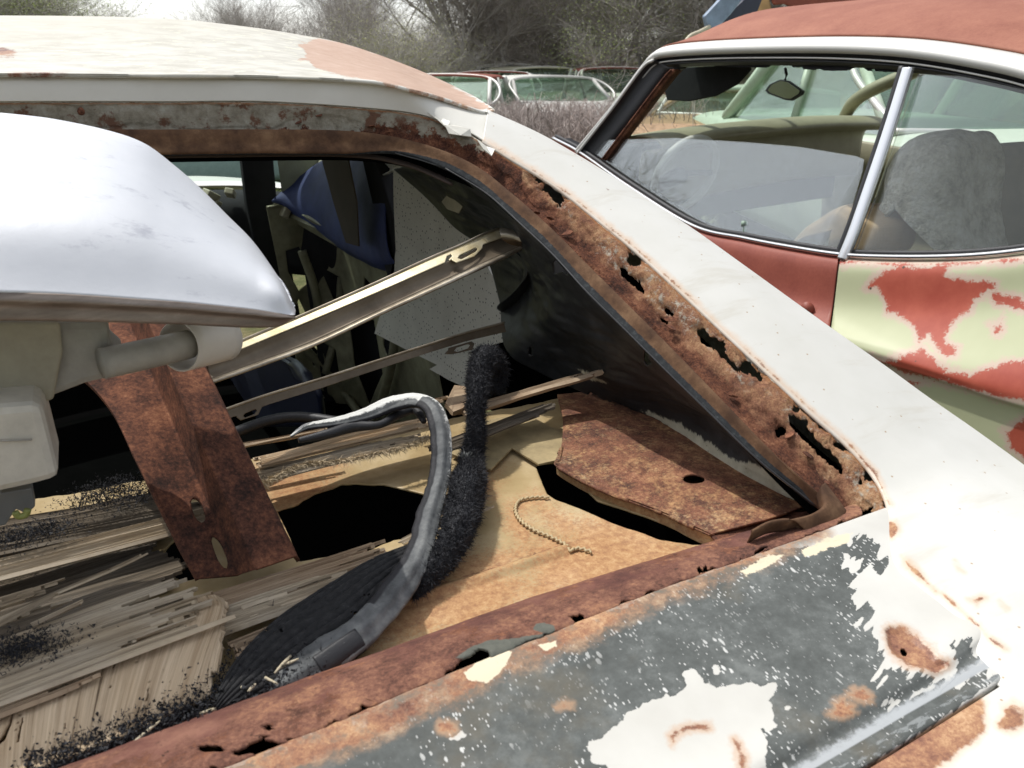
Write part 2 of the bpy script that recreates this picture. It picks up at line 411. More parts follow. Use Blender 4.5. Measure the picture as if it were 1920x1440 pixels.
def mat_flange():
    a = M('flaking_rust', .92, 0, .2)
    rc, rf = a.rust(1.5, -.02)
    pale, pf = a.rust(1.8, .10, pal=1)
    k = a.sm(a.m('ADD', a.attr('pale'), a.m('MULTIPLY', a.m('SUBTRACT', a.noise(38, 7, .75), .5), 2.2)), -.1, .5)
    col = a.mix(k, rc, pale)
    gr = a.m('MULTIPLY', a.sm(a.noise(130, 6, .75), .5, .62), a.sm(a.m('ADD', a.attr('pale'), a.m('MULTIPLY', a.m('SUBTRACT', a.noise(20, 4, .6), .5), 2.5)), .25, .7))
    col = a.mix(gr, col, (.46, .41, .33))
    p = a.m('ADD', a.attr('paint'), a.m('ADD', a.m('MULTIPLY', a.m('SUBTRACT', a.noise(48, 8, .75), .5), 1.5), a.m('MULTIPLY', a.m('SUBTRACT', a.noise(14, 4, .6), .5), .8)))
    pc = a.ramp(a.noise(70, 7, .7), [(.3, (.17, .145, .105)), (.5, (.30, .27, .21)), (.7, (.43, .41, .34))])
    pc = a.mix(a.sm(a.noise(36, 6, .7), .53, .62), pc, (.16, .085, .055))
    col = a.mix(a.sm(p, -.03, .06), col, pc)
    e = a.m('ADD', a.attr('edge'), a.m('MULTIPLY', a.m('SUBTRACT', a.noise(75, 8, .78), .5), 1.1))
    col = a.mix(a.m('MULTIPLY', a.sm(e, -.55, -.02), .8), col, (.40, .19, .085)); col = a.mix(a.sm(e, -.02, .12), col, (.70, .66, .56))
    a.set('Base Color', col)
    vv = a.vec((1, .35, .6), (0, 0, -10))
    h = a.m('ADD', a.m('MULTIPLY', rf, 1.2), a.m('ADD', a.m('MULTIPLY', a.noise(90, 8, .75, vv, 1.2), 1.3), a.m('MULTIPLY', a.vor(70, feat='F2'), .25)))
    a.bump(h, .9, .0035)
    return a.mat
def mat_rust(name, sc=1.0, tone=0.0, pal=0, bmp=.7, bd=.002, rough=.9, tanmix=0):
    a = M(name, rough, 0, .25)
    rc, rf = a.rust(sc, tone, pal=pal)
    if tanmix: rc = a.mix(a.m('MULTIPLY', a.sm(a.noise(11, 6, .7), .5, .62), tanmix), rc, (.34, .27, .14))
    a.set('Base Color', rc)
    a.bump(a.m('ADD', a.m('MULTIPLY', rf, 1.0), a.m('MULTIPLY', a.noise(500, 5, .7), .3)), bmp, bd)
    return a.mat
def mat_lip():
    a = M('rusted_window_lip', .85, 0, .25)
    rc, rf = a.rust(.8, .0, pal=0)
    dull = a.ramp(a.noise(18, 7, .7), [(.35, (.075, .032, .026)), (.52, (.145, .060, .045)), (.68, (.24, .115, .08))])
    org, of = a.rust(.9, .0, pal=1)
    k = a.sm(a.m('ADD', a.attr('low'), a.m('MULTIPLY', a.m('SUBTRACT', a.noise(24, 7, .72), .5), 1.8)), .1, .45)
    col = a.mix(k, dull, org)
    col = a.mix(a.sm(a.noise(15, 8, .8), .53, .60), col, rc); col = a.mix(a.sm(a.noise(55, 8, .8), .60, .66), col, (.045, .022, .016))
    s = a.m('ADD', a.attr('seal'), a.m('MULTIPLY', a.m('SUBTRACT', a.noise(60, 7, .75), .5), .9))
    col = a.mix(a.sm(s, -.02, .08), col, a.mix(a.noise(130, 6, .7), (.06, .065, .055), (.17, .17, .14)))
    a.set('Base Color', col)
    a.bump(a.m('ADD', a.m('MULTIPLY', k, a.m('MULTIPLY', a.noise(45, 8, .75), 1.5)), a.m('MULTIPLY', rf, .7)), .6, .003)
    return a.mat
def mat_trim():
    a = M('weathered_window_trim', .85, 0, .2)
    br = a.ramp(a.noise(30, 7, .7), [(.36, (.060, .032, .019)), (.52, (.115, .062, .034)), (.68, (.20, .118, .065))])
    bk = a.ramp(a.noise(160, 7, .75), [(.35, (.014, .016, .018)), (.55, (.026, .029, .031)), (.72, (.07, .077, .08))])
    vv = a.vec((1, .25, 1), (0, 0, 0))
    k = a.m('ADD', a.attr('blk'), a.m('MULTIPLY', a.m('SUBTRACT', a.noise(420, 7, .8, vv), .5), .9))
    a.set('Base Color', a.mix(a.sm(k, -.04, .06), br, bk))
    a.bump(a.noise(350, 7, .75), .35, .001)
    return a.mat
def mat_vinyl():
    a = M('black_perforated_vinyl', .42, 0, .5)
    bk = a.ramp(a.noise(9, 6, .65), [(.32, (.012, .013, .014)), (.55, (.026, .028, .030)), (.7, (.070, .074, .077))])
    bk = a.mix(a.m('MULTIPLY', a.sm(a.noise(170, 7, .8), .62, .72), .6), bk, (.12, .12, .115))
    cr_ = a.ramp(a.noise(60, 6, .7), [(.3, (.40, .375, .27)), (.7, (.60, .575, .45))])
    vv = a.vec((1.0, 1.0, .2))
    k = a.m('ADD', a.attr('cream'), a.m('MULTIPLY', a.m('SUBTRACT', a.noise(130, 8, .8, vv), .5), 1.1))
    col = a.mix(a.sm(k, -.05, .1), bk, cr_)
    g = a.sm(a.vor(135, rnd=.65), .10, .06)
    col = a.mix(g, col, (.006, .006, .006))
    a.set('Base Color', col)
    a.bump(a.m('ADD', a.m('MULTIPLY', a.noise(30, 5, .6), .8), a.m('ADD', a.m('MULTIPLY', g, -1.2), a.m('MULTIPLY', a.noise(600, 4, .6), .12))), .45, .002)
    return a.mat
def mat_board():
    a = M('perforated_headliner_board', .8, 0, .2)
    base = a.ramp(a.noise(10, 6, .65), [(.3, (.62, .60, .525)), (.7, (.76, .74, .66))])
    base = a.mix(a.m('MULTIPLY', a.sm(a.noise(5, 5, .6), .52, .75), .35), base, (.22, .19, .14))
    v = a.vec((1, 1, 1))
    h = a.sm(a.vor(105, v, rnd=.55), .19, .14)
    h2 = a.sm(a.vor(170, v, rnd=.9), .12, .08)
    hh = a.m('MAXIMUM', h, h2)
    a.set('Base Color', a.mix(hh, base, (.05, .04, .03)))
    a.bump(hh, -.5, .001)
    return a.mat
def mat_shelf():
    a = M('tan_shelf_metal', .55, 0, .35)
    tan = a.ramp(a.noise(14, 6, .65), [(.34, (.33, .235, .11)), (.5, (.41, .305, .155)), (.66, (.51, .40, .235))])
    fine = a.noise(330, 6, .75); cl = a.noise(11, 6, .7)
    at = a.attr('rust')
    r = a.m('ADD', a.m('MULTIPLY', a.m('SUBTRACT', fine, .5), 2.6), a.m('ADD', a.m('MULTIPLY', a.m('SUBTRACT', cl, .5), 2.4), at))
    org = a.ramp(a.noise(150, 6, .8), [(.36, (.25, .095, .045)), (.52, (.43, .215, .095)), (.66, (.56, .36, .18))])
    col = a.mix(a.m('MULTIPLY', a.sm(r, -.45, .45), .75), tan, org)
    rc, rf = a.rust(1.6, .0)
    d = a.m('ADD', a.attr('dark'), a.m('ADD', a.m('MULTIPLY', a.m('SUBTRACT', a.noise(200, 7, .78), .5), 1.4), a.m('MULTIPLY', a.m('SUBTRACT', a.noise(35, 5, .7), .5), 1.0)))
    col = a.mix(a.sm(d, -.05, .35), col, rc)
    a.set('Base Color', col); a.set('Roughness', a.fmix(a.sm(r, -.3, .3), .42, .85))
    a.bump(a.m('ADD', a.m('MULTIPLY', fine, .5), a.m('MULTIPLY', a.m('MULTIPLY', rf, a.sm(d, 0, .3)), 1.2)), .35, .0012)
    return a.mat
def mat_wood(name, dark=(.16, .12, .075), light=(.42, .34, .24), grey=.5, sc=1.0):
    """grain follows the attributes along / across (metres)"""
    a = M(name, .85, 0, .15)
    cb = a.N.new('ShaderNodeCombineXYZ')
    a.L(a.m('MULTIPLY', a.attr('along'), 1.0), cb.inputs[0]); a.L(a.attr('across'), cb.inputs[1]); a.L(a.attr('seed'), cb.inputs[2])
    v = a.vec((6 * sc, 260 * sc, 1), src=cb.outputs[0]); v2 = a.vec((14 * sc, 900 * sc, 1), src=cb.outputs[0]); v3 = a.vec((7, 16, 1), src=cb.outputs[0])
    g1 = a.noise(1, 6, .7, v, .6); g2 = a.noise(1, 5, .7, v2, .3); g3 = a.noise(1, 5, .6, v3)
    f = a.m('ADD', a.m('MULTIPLY', g1, .5), a.m('ADD', a.m('MULTIPLY', g2, .3), a.m('MULTIPLY', g3, .2)))
    mid = tuple((x + y) / 2 for x, y in zip(dark, light))
    col = a.ramp(f, [(.30, tuple(x * .45 for x in dark)), (.40, dark), (.51, mid), (.62, light), (.75, tuple(min(.8, x * 1.25) for x in light))])
    gl = sum(light) / 3; col = a.mix(a.m('MULTIPLY', a.sm(g3, .35, .65), grey), col, a.mix(f, (gl * .35, gl * .34, gl * .31), (gl * 1.45, gl * 1.4, gl * 1.25)))
    crk = a.sm(g1, .36, .29)
    col = a.mix(a.m('MULTIPLY', crk, .8), col, (.03, .022, .015))
    a.set('Base Color', col)
    a.bump(a.m('ADD', a.m('MULTIPLY', g2, .6), a.m('ADD', g1, a.m('MULTIPLY', crk, -.8))), .9, .0016)
    return a.mat
MQ, MR, MD, MF, ML_, MT, MV, MB_, MS = mat_quarter(), mat_roof(), mat_deck(), mat_flange(), mat_lip(), mat_trim(), mat_vinyl(), mat_board(), mat_shelf()
m_rust = mat_rust('brown_rust', 1.0, -.015); m_rust_bracket = mat_rust('bracket_rust', .9, -.05, 0, .5, .0015)
m_rust_rough = mat_rust('coarse_shelf_rust', 1.6, .03, 0, .9, .003, tanmix=.25)
m_dark = simple('dark_interior', (.028, .028, .03), .95, spec=.1); m_void = simple('shade_black_cavity', (.0035, .0035, .0035), 1.0, spec=0); m_black = simple('black_rubber', (.018, .018, .02), .5, bmp=.4)  # cavity colour near black: the deep shade inside is painted in
m_navy = simple('navy_vinyl', (.016, .02, .045), .45, bmp=.2, bsc=60); m_navyblue = simple('blue_fabric', (.035, .05, .15), .7, bmp=.4, bsc=120, sc=8, var=.4)
m_olive = simple('olive_door_metal', (.25, .24, .155), .5, var=.45, sc=14, bmp=.2); m_creamy = simple('cream_metal', (.5, .46, .33), .5, var=.25)
m_tanplain = simple('tan_metal_edge', (.36, .28, .15), .5, var=.3, sc=40, bmp=.2)
m_brownhdr = simple('brown_header', (.17, .09, .05), .55, var=.35, sc=25, bmp=.3)
def mat_glass(name, col=(.955, .975, .965), film=.014, op=.12, rough=.02, filmcol=(.5, .52, .5)):
    """thin pane: mostly lets light through, mirror reflection by angle, a film of dust"""
    a = M(name); N = a.N; t = a.t
    tr = N.new('ShaderNodeBsdfTransparent'); tr.inputs[0].default_value = (*col, 1)
    gl = N.new('ShaderNodeBsdfGlossy'); gl.inputs['Roughness'].default_value = rough
    fr = N.new('ShaderNodeFresnel'); fr.inputs[0].default_value = 1.52
    df = N.new('ShaderNodeBsdfDiffuse'); df.inputs[0].default_value = (*filmcol, 1)
    m1 = N.new('ShaderNodeMixShader'); m2 = N.new('ShaderNodeMixShader')
    f = a.m('ADD', a.m('MULTIPLY', a.noise(6, 6, .7), film * 1.3), film * .3); a.L(f, m1.inputs[0]); a.L(tr.outputs[0], m1.inputs[1]); a.L(df.outputs[0], m1.inputs[2])
    f2 = a.m('MULTIPLY', fr.outputs[0], .55, clamp=True); a.L(f2, m2.inputs[0]); a.L(m1.outputs[0], m2.inputs[1]); a.L(gl.outputs[0], m2.inputs[2])
    a.L(m2.outputs[0], N['Material Output'].inputs[0]); N.remove(a.b)
    return a.mat
m_glass = mat_glass('car_window_glass'); m_glass_green = mat_glass('windshield_glass', (.80, .90, .83), .05, filmcol=(.35, .42, .32))

# ================================================================ the white fastback wreck
car = thing('wrecked_car', 'rusted white fastback with its rear window missing and grey primer showing on the rear deck', 'car', (-.1, 1.6, 0))

# outlines traced as points, each placed on its own panel
O_px = [(-300, 190), (0, 190), (300, 190), (500, 190), (700, 203), (790, 215), (850, 236), (905, 262), (960, 296), (1010, 326), (1060, 360), (1120, 408), (1200, 474), (1290, 556), (1380, 640), (1450, 705), (1520, 770), (1590, 832), (1640, 890), (1668, 948)]
I_px = [(-300, 236), (0, 240), (200, 250), (480, 250), (640, 252), (740, 264), (830, 289), (900, 323), (960, 370), (1030, 432), (1100, 502), (1160, 562), (1250, 652), (1350, 755), (1440, 848), (1500, 905), (1540, 940), (1570, 962), (1590, 985), (1602, 1005)]
J_px = [(-300, 280), (0, 282), (200, 286), (480, 283), (640, 284), (740, 297), (825, 324), (890, 362), (945, 412), (1010, 470), (1075, 545), (1135, 605), (1225, 695), (1325, 790), (1415, 873), (1470, 912), (1505, 940), (1530, 955), (1530, 985), (1525, 1005)]

# --- roof: band above the window, crease, top running forward to the windscreen
R0 = crv([(-900, 196)] + O_px[1:7] + [(885, 250), (905, 262)], W(.012))
R1p = [(-900, 140), (0, 139), (300, 141), (500, 143), (690, 153), (765, 168), (825, 184), (880, 203), (915, 214)]
R1 = np.array([V(r[1] + .008)(*p) for r, p in zip(R0, R1p)]); R1[6] = V(R0[6][1] + .045)(*R1p[6])
for i_ in (7, 8): R1[i_] = W(.016)(*R1p[i_])
R2 = crv([(-900, 85), (0, 85), (300, 88), (520, 98), (650, 118), (740, 138), (810, 162), (870, 184), (915, 209)], V(1.20))
R3 = crv([(-900, 28), (0, 29), (290, 34), (430, 46), (560, 65), (650, 84), (760, 122), (850, 165), (917, 203)], V(1.50))
R3[-1] = V(R1[-1][1] + .035)(915, 206); R2[-1] = V(R1[-1][1] + .018)(915, 209)
R3[-2] = V(1.30)(862, 174); R3[-3] = V(1.44)(770, 128); R2[-2] = V(1.10)(868, 186)
R4 = R3 + np.array([0, .42, -.012]); R5 = R3 + np.array([0, .78, -.065])
R4[-1] = R3[-1] + (.02, .3, -.03); R5[-1] = R3[-1] + (.03, .6, -.10)
R4[-2] += (0, 0, -.02)
G = matched([R0, R0 * .5 + R1 * .5 + np.array([0, -.001, 0]), R1 * .93 + R0 * .07, R1, R1 * .95 + R2 * .05, R2, R3, R4, R5], 420, 130)
px, py = proj(G)
bare = [(572, 92), (562, 84), (600, 72), (650, 80), (760, 115), (860, 165), (930, 210), (900, 206), (868, 196), (800, 180), (770, 172), (700, 152), (640, 141), (590, 128), (580, 113), (560, 112), (575, 106)]
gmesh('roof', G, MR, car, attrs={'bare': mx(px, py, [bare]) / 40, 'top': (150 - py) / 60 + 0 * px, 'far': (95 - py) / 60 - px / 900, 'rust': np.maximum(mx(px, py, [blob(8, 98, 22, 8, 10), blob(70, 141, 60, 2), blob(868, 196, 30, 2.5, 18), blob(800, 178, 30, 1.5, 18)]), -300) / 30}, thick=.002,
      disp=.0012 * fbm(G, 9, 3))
# right-hand side of the roof and front header, kept simple where the picture does not look
sideR = np.array([R3[-1], R4[-1], R5[-1]])
gmesh('roof_side', loft([sideR, sideR + (.03, 0, -.045), sideR + (.012, .02, -.06)], 20, 5), MQ, car, attrs={'rust': np.full((5, 20), -3.)}, thick=.003)
# left-hand half of the shell
lx = -.78
box('header', (-.2, 2.22, 1.235), (1.35, .06, .05), MR, car)

# --- C pillar and quarter panel (white)
QI_px = O_px[7:] + [(1690, 1050), (1740, 1095), (1810, 1150), (1900, 1252), (2100, 1395), (2400, 1600)]
QO_px = [(915, 203), (1005, 243), (1075, 282), (1135, 318), (1215, 370), (1300, 425), (1395, 492), (1490, 560), (1580, 624), (1660, 680), (1740, 738), (1830, 800), (1930, 872), (2050, 960), (2130, 1020), (2200, 1075), (2330, 1180), (2480, 1300), (2800, 1560)]
def S(px, py):                                    # outer skin: window slope running out into the deck
    a = W(.012)(px, py); b = D(.004)(px, py)
    k = np.clip((a[1] - .30) / .16, 0, 1); k = k * k * (3 - 2 * k)
    r = ray(px, py); f = lambda t: (CAM + r * t)
    def h(p):
        v = p[1]; s = 1 / (1 + math.exp(-(v - .40) / .035))
        return (.904 + DS * (v - .39)) * (1 - s) + (.912 + WS * (v - .39)) * s - .05 * max(0, p[0] - .60) ** 1
    lo, hi = .15, 4.0
    for _ in range(50):
        m_ = (lo + hi) / 2; p = f(m_)
        if p[2] > h(p): lo = m_
        else: hi = m_
    return f(lo)
QI = np.array([S(*p) for p in QI_px]); QO = np.array([S(*p) for p in QO_px])
QO = QO + np.array([0, 0, -.006])
mid = .5 * (QI + QO) + np.array([0, -.002, .008])
QI[:13] += np.array([0, 0, -.002])
side1 = QO + np.array([.022, .004, -.018]); side2 = QO + np.array([.050, .01, -.075]); side3 = QO + np.array([.085, .012, -.22]); side4 = QO + np.array([.06, .01, -.45]); side4[:, 2] = np.minimum(side4[:, 2], .5); side3[:, 0] = np.maximum(side3[:, 0], .60 + .12 * (side3[:, 2] < .92)); side4[:, 0] = np.maximum(side4[:, 0], .76)
k5 = .16
under = QI + np.where(np.arange(len(QI))[:, None] >= 13, np.array([[-.016, 0, -.007]]), np.array([[0, 0, -.002]]))
G = matched([under, QI, QI * (1 - k5) + mid * k5 + (0, 0, .001), mid, QO * .85 + mid * .15 + (0, 0, .003), QO, side1, side2, side3, side4], 520, 150)
px, py = proj(G)
rusts = [[(1617, 985), (1650, 975), (1680, 978), (1693, 998), (1675, 1016), (1650, 1010)], [(1690, 1045), (1722, 1068), (1745, 1095), (1765, 1115), (1755, 1116), (1725, 1092), (1700, 1068)],
         [(1788, 1052), (1800, 1070), (1808, 1078), (1796, 1073)], [(1812, 1125), (1840, 1118), (1850, 1125), (1830, 1138)], [(1873, 1128), (1892, 1145), (1884, 1148)],
         [(1838, 1182), (1860, 1195), (1890, 1222), (1880, 1226), (1850, 1203)]]
edge = sdl(px, py, O_px[6:], 3)
rr = np.maximum(mx(px, py, rusts), edge) / 26 - .15
rr = np.maximum(rr, sdl(px, py, [(1765, 1115), (1810, 1155), (1850, 1190)], .8) / 26 - .05)
gmesh('quarter_panel', G, MQ, car, attrs={'rust': rr}, thick=.0016, disp=.0008 * fbm(G, 7, 2) + np.where(mx(px, py, rusts) > 0, 0, 0))

# --- rusted channel round the window opening
Oc = np.vstack([crv(O_px[:7], W(.010)), np.array([S(*p) for p in O_px[7:]]) + (0, 0, -.003)]); Ic = crv(I_px, W(-.012))
c1 = .80 * Oc + .20 * Ic + (0, 0, -.002); c2 = .5 * Oc + .5 * Ic + (0, 0, -.011); c3 = .22 * Oc + .78 * Ic + (0, 0, -.009)
G = matched([Oc, c1, c2, c3, Ic], 900, 60)
px, py = proj(G)
across = np.repeat(np.linspace(0, 1, 60)[:, None], 900, 1)
jx = n2(px, py, .05, 4, 3) * 9 + n2(px, py, .16, 4, 33) * 11; jy = n2(px, py, .05, 4, 9) * 9 + n2(px, py, .16, 4, 39) * 11
holes = [[(1003, 328), (1014, 330), (1020, 340), (1010, 343), (1002, 337)], [(1018, 344), (1030, 346), (1042, 356), (1052, 362), (1056, 376), (1050, 388), (1042, 378), (1030, 362), (1016, 352)],
         [(1176, 476), (1190, 472), (1202, 480), (1198, 495), (1184, 500), (1176, 490)], [(1160, 500), (1172, 504), (1188, 520), (1210, 542), (1204, 544), (1180, 528), (1162, 510)],
         [(1245, 576), (1258, 582), (1262, 590), (1250, 586)], [(1304, 622), (1318, 612), (1326, 628), (1345, 634), (1358, 640), (1360, 662), (1370, 676), (1388, 688), (1392, 674), (1408, 680), (1428, 698), (1428, 714), (1412, 704), (1396, 700), (1376, 694), (1356, 672), (1340, 656), (1316, 644)],
         blob(1466, 806, 10, 8, 20), [(1474, 780), (1490, 782), (1512, 790), (1516, 806), (1530, 826), (1548, 838), (1562, 852), (1576, 868), (1580, 886), (1566, 878), (1550, 862), (1530, 846), (1508, 826), (1490, 806)],
         blob(1492, 767, 8, 6), blob(1512, 768, 8, 7, 40), blob(1527, 782, 9, 6, 30), blob(1580, 834, 16, 9, 10), blob(1632, 890, 12, 11), blob(1614, 902, 4, 6), blob(1661, 943, 7, 6), [(1585, 965), (1612, 958), (1640, 950), (1630, 962), (1600, 985), (1588, 985)],
         [(1236, 594), (1246, 598), (1254, 606), (1240, 602)], blob(1540, 800, 6, 4)]
hf = mx(px + jx, py + jy, holes)
crust = np.clip(1 - np.abs(across - .30) / .30, 0, 1) * (px > 980)
fl = fbm(G, 55, 5, 4, .62); ridge = 1 - np.abs(fbm(G * np.array([1, .5, 1]), 30, 4, 8)) * 2
layer = np.floor((across * 5 + fbm(G, 16, 3, 12) * 3.2)) ; stepn = (layer % 2) * .0013
dsp = .0040 * fl * (.3 + crust) + .0010 * ridge * (across < .9) + stepn * (across > .1) * (across < .97) + .0045 * crust * fbm(G, 100, 4, 30)
dsp += .0012 * fbm(G, 160, 3, 41) * (px > 900)
dsp *= np.clip(across * 14, 0, 1)
dsp -= np.clip(hf + 14, 0, 14) / 14 * .003
paint = np.where(px < 900, .9 - across * 1.55 - np.clip((px - 640) / 420, -.1, 1), -1.4)
paint = np.maximum(paint, mx(px, py, [[(835, 240), (868, 238), (885, 248), (882, 257), (860, 256)], [(895, 268), (925, 282), (922, 290), (900, 280)]]) / 16)
pale = np.clip((px - 980) / 400, -.2, .45) + crust * .5 - across * 1.05
gmesh('window_channel', G, MF, car, hole=hf, thick=.0016, disp=dsp, attrs={'paint': paint, 'edge': -across * 5.2 + .22 + (px < 860) * .15, 'pale': pale},
      label='scaling rusted channel round the window opening, eaten through with holes')
# what shows through the holes: inner skin of the pillar
G = matched([Oc + (0.012, .0, -.035), Ic + (.012, 0, -.03)], 80, 4); gmesh('pillar_inner_skin', G, m_void, car, thick=.001)  # near-black colour stands for the shade behind the holes
# loose rust flakes lying on the channel
rf = random.Random(5)
Oc2 = cr(Oc, 400); Ic2 = cr(Ic, 400)
flk = bpy.data.meshes.new('rust_flake')
for i in range(20):
    t = rf.randint(120, 392); a_ = rf.uniform(.3, .95); c_ = Oc2[t] * (1 - a_) + Ic2[t] * a_ + (0, 0, rf.uniform(-.004, .002))
    s_ = rf.uniform(.002, .006); n_ = rf.randint(5, 8); pts = []
    E = Euler((rf.uniform(-.3, .3) + math.atan(WS), rf.uniform(-.35, .35), rf.uniform(0, 6))).to_matrix()
    for k in range(n_):
        an = 2 * math.pi * k / n_; rr_ = s_ * rf.uniform(.5, 1.1); pts.append(tuple(Vector(c_) + E @ Vector((rr_ * math.cos(an) * 1.6, rr_ * math.sin(an), 0))))
    prism('rust_flake', pts, m_rust, car, .0009)
# curled paint chips at the corner of the opening
for pts in ([(832, 238), (850, 234), (880, 246), (884, 256), (862, 258), (842, 250)], [(893, 266), (912, 274), (926, 284), (922, 292), (905, 284)], [(800, 215), (820, 218), (842, 232), (838, 240), (818, 228)]):
    P_ = crv(pts, W(.012)); P_[::2] += (0, -.003, .003); prism('paint_chip', P_, simple('curled_white_paint', (.58, .565, .50), .5, var=.2, sc=60), car, .0008)
# bolts in the header
for x_, y_ in ((153, 214), (640, 216)):
    p_ = W(-.002)(x_, y_); tube('bolt', [p_ + (0, .003, -.004), p_ + (0, -.002, .003), p_ + (0, -.004, .006)], [.0042, .0040, .0022], m_rust, car, 8)

# --- brown and black trim ring inside the channel
Ic_ = np.array([0, 0, .004]) + crv(I_px[:17] + [(1562, 958), (1583, 962), (1586, 975)], W(-.010)); Jc = crv(J_px[:17] + [(1515, 945), (1522, 958), (1525, 968)], W(-.022)); Jc = Jc + (Ic_ - Jc) * np.where(np.arange(len(Jc)) >= 5, .32, 0)[:, None]
G = matched([Ic_ + (0, 0, -.012), Ic_, .72 * Ic_ + .28 * Jc + (0, 0, .0025), .35 * Ic_ + .65 * Jc + (0, 0, .000), Jc, Jc + (.002, .001, -.004)], 700, 40)
px, py = proj(G); ac = np.repeat(np.linspace(0, 1, 40)[:, None], 700, 1)
blk = (ac - .60) * 7 + np.clip((px - 830) / 200, -.9, 0) * 2.6
blk = np.where(px > 1505, np.minimum(blk, .2), blk)
gmesh('window_trim', G, MT, car, thick=.0015, attrs={'blk': blk}, disp=.0006 * fbm(G, 60, 3))
# tan corner clip of the trim
clip_o = crv([(1548, 905), (1578, 945), (1583, 962), (1572, 976), (1545, 987), (1515, 998), (1500, 985), (1480, 978), (1440, 985), (1410, 999)], W(-.002))
clip_i = crv([(1540, 912), (1545, 930), (1548, 945), (1535, 957), (1515, 966), (1490, 972), (1478, 975), (1465, 976), (1440, 981), (1410, 997)], W(.006))
G = matched([clip_o + (0, 0, -.004), clip_o, clip_i, clip_i + (0, .004, -.012)], 120, 16); gmesh('trim_corner_clip', G, MT, car, thick=.0012, attrs={'blk': np.full((16, 120), -.25)})

# --- black perforated vinyl on the inside of the pillar
Jv = crv([(740, 296), (830, 325), (900, 371), (962, 425), (1030, 494), (1100, 570), (1180, 650), (1260, 728), (1350, 812), (1440, 892), (1523, 950)], W(-.030))
Kp = [(738, 318), (800, 372), (850, 425), (905, 470), (935, 560), (948, 655), (1010, 698), (1115, 745), (1235, 792), (1370, 882), (1515, 953)]
Kd = [U(.47), U(.48), U(.485), U(.49), U(.495), Z(.885), Z(.872), Z(.868), Z(.866), Z(.866), Z(.866)]
Kv = np.array([f(*p) for p, f in zip(Kp, Kd)])
Jv = cr(Jc[5:18], 11) + (0, .0, -.002)
G = matched([Jv, .7 * Jv + .3 * Kv + (.012, .0, .004), .35 * Jv + .65 * Kv + (.016, 0, .0), Kv], 420, 110)
px, py = proj(G); t_ = np.repeat(np.linspace(0, 1, 110)[:, None], 420, 1)
wr = .028 * (fbm(G * np.array([2.2, .5, 1.6]), 11, 4, 3, .55)) * np.sin(np.pi * t_) + .0012 * fbm(G, 45, 3)
cream = [[(1205, 768), (1262, 786), (1320, 820), (1372, 858), (1430, 872), (1480, 895), (1530, 930), (1540, 970), (1480, 960), (1400, 920), (1300, 850), (1230, 800)], [(1085, 690), (1120, 700), (1150, 715), (1110, 712)]]
tears = [[(1208, 640), (1214, 650), (1216, 672), (1222, 680), (1214, 684), (1207, 676), (1208, 660)], [(994, 650), (999, 652), (999, 666), (993, 664)], [(1042, 486), (1058, 478), (1066, 492), (1062, 516), (1052, 510), (1040, 514), (1034, 496)]]
kn = np.where((t_ > .96) & (px > 1100), (t_ - .96) * 120 + n2(px, py, .08, 3, 6) * 26, -5)
gmesh('sail_panel_trim', G, MV, car, hole=np.maximum(mx(px, py, tears), kn), disp=wr, thick=.0012, attrs={'cream': mx(px, py, cream) / 30})
# stitched seam along the trim
sm_ = cr(Jv[1:], 30); tube('trim_seam', sm_ + (0, -.002, .001), .0010, m_black, car, 6, n=80)
# folded vinyl flap and torn cream scrap at the header
scr = [(828, 378), (868, 330), (882, 338), (888, 352), (872, 378), (860, 400), (838, 392)]
P_ = np.array([U(.455)(*p) for p in scr]); prism('torn_trim_scrap', P_, simple('cream_vinyl_back', (.40, .37, .26), .7, var=.2, bmp=.4, bsc=80), car, .0012)
fp = [(950, 480), (985, 470), (1000, 500), (990, 535), (962, 552), (945, 566), (938, 560), (962, 536), (970, 510)]
fl_ = crv([(925, 470), (960, 470), (985, 490), (988, 520), (962, 548), (942, 562)], U(.47)); fl2 = crv([(925, 440), (975, 445), (1005, 480), (1008, 525), (985, 560), (950, 590)], U(.50))
gmesh('folded_vinyl', matched([fl_, .5 * fl_ + .5 * fl2 + (-.012, 0, 0), fl2], 60, 14), MV, car, attrs={'cream': np.full((14, 60), -2.)}, thick=.0015)

# --- lip of the deck below the window (rusted rail)
Lx = [(-700, 1900), (100, 1575), (430, 1440), (640, 1355), (760, 1303), (900, 1245), (1000, 1205), (1100, 1164), (1200, 1124), (1300, 1086), (1380, 1057), (1450, 1031), (1540, 999), (1620, 966)]
Mx = [(-700, 1745), (-100, 1520), (150, 1434), (400, 1340), (500, 1305), (600, 1268), (760, 1212), (900, 1160), (1030, 1118), (1200, 1065), (1300, 1035), (1400, 1008), (1480, 990), (1580, 968)]
Lc = crv(Lx, D(.0)); Mc = crv(Mx, Z(.862))
lm = .5 * Lc + .5 * Mc
G = matched([Lc + (0, .006, -.010), Lc + (0, .002, .000), .75 * Lc + .25 * Mc + (0, 0, .008), .35 * Lc + .65 * Mc + (0, 0, .012), Mc + (0, 0, .003), Mc + (0, .004, -.008)], 900, 46)
px, py = proj(G); ac = np.repeat(np.linspace(0, 1, 46)[:, None], 900, 1)
jx = n2(px, py, .06, 4, 3) * 10; jy = n2(px, py, .06, 4, 9) * 10
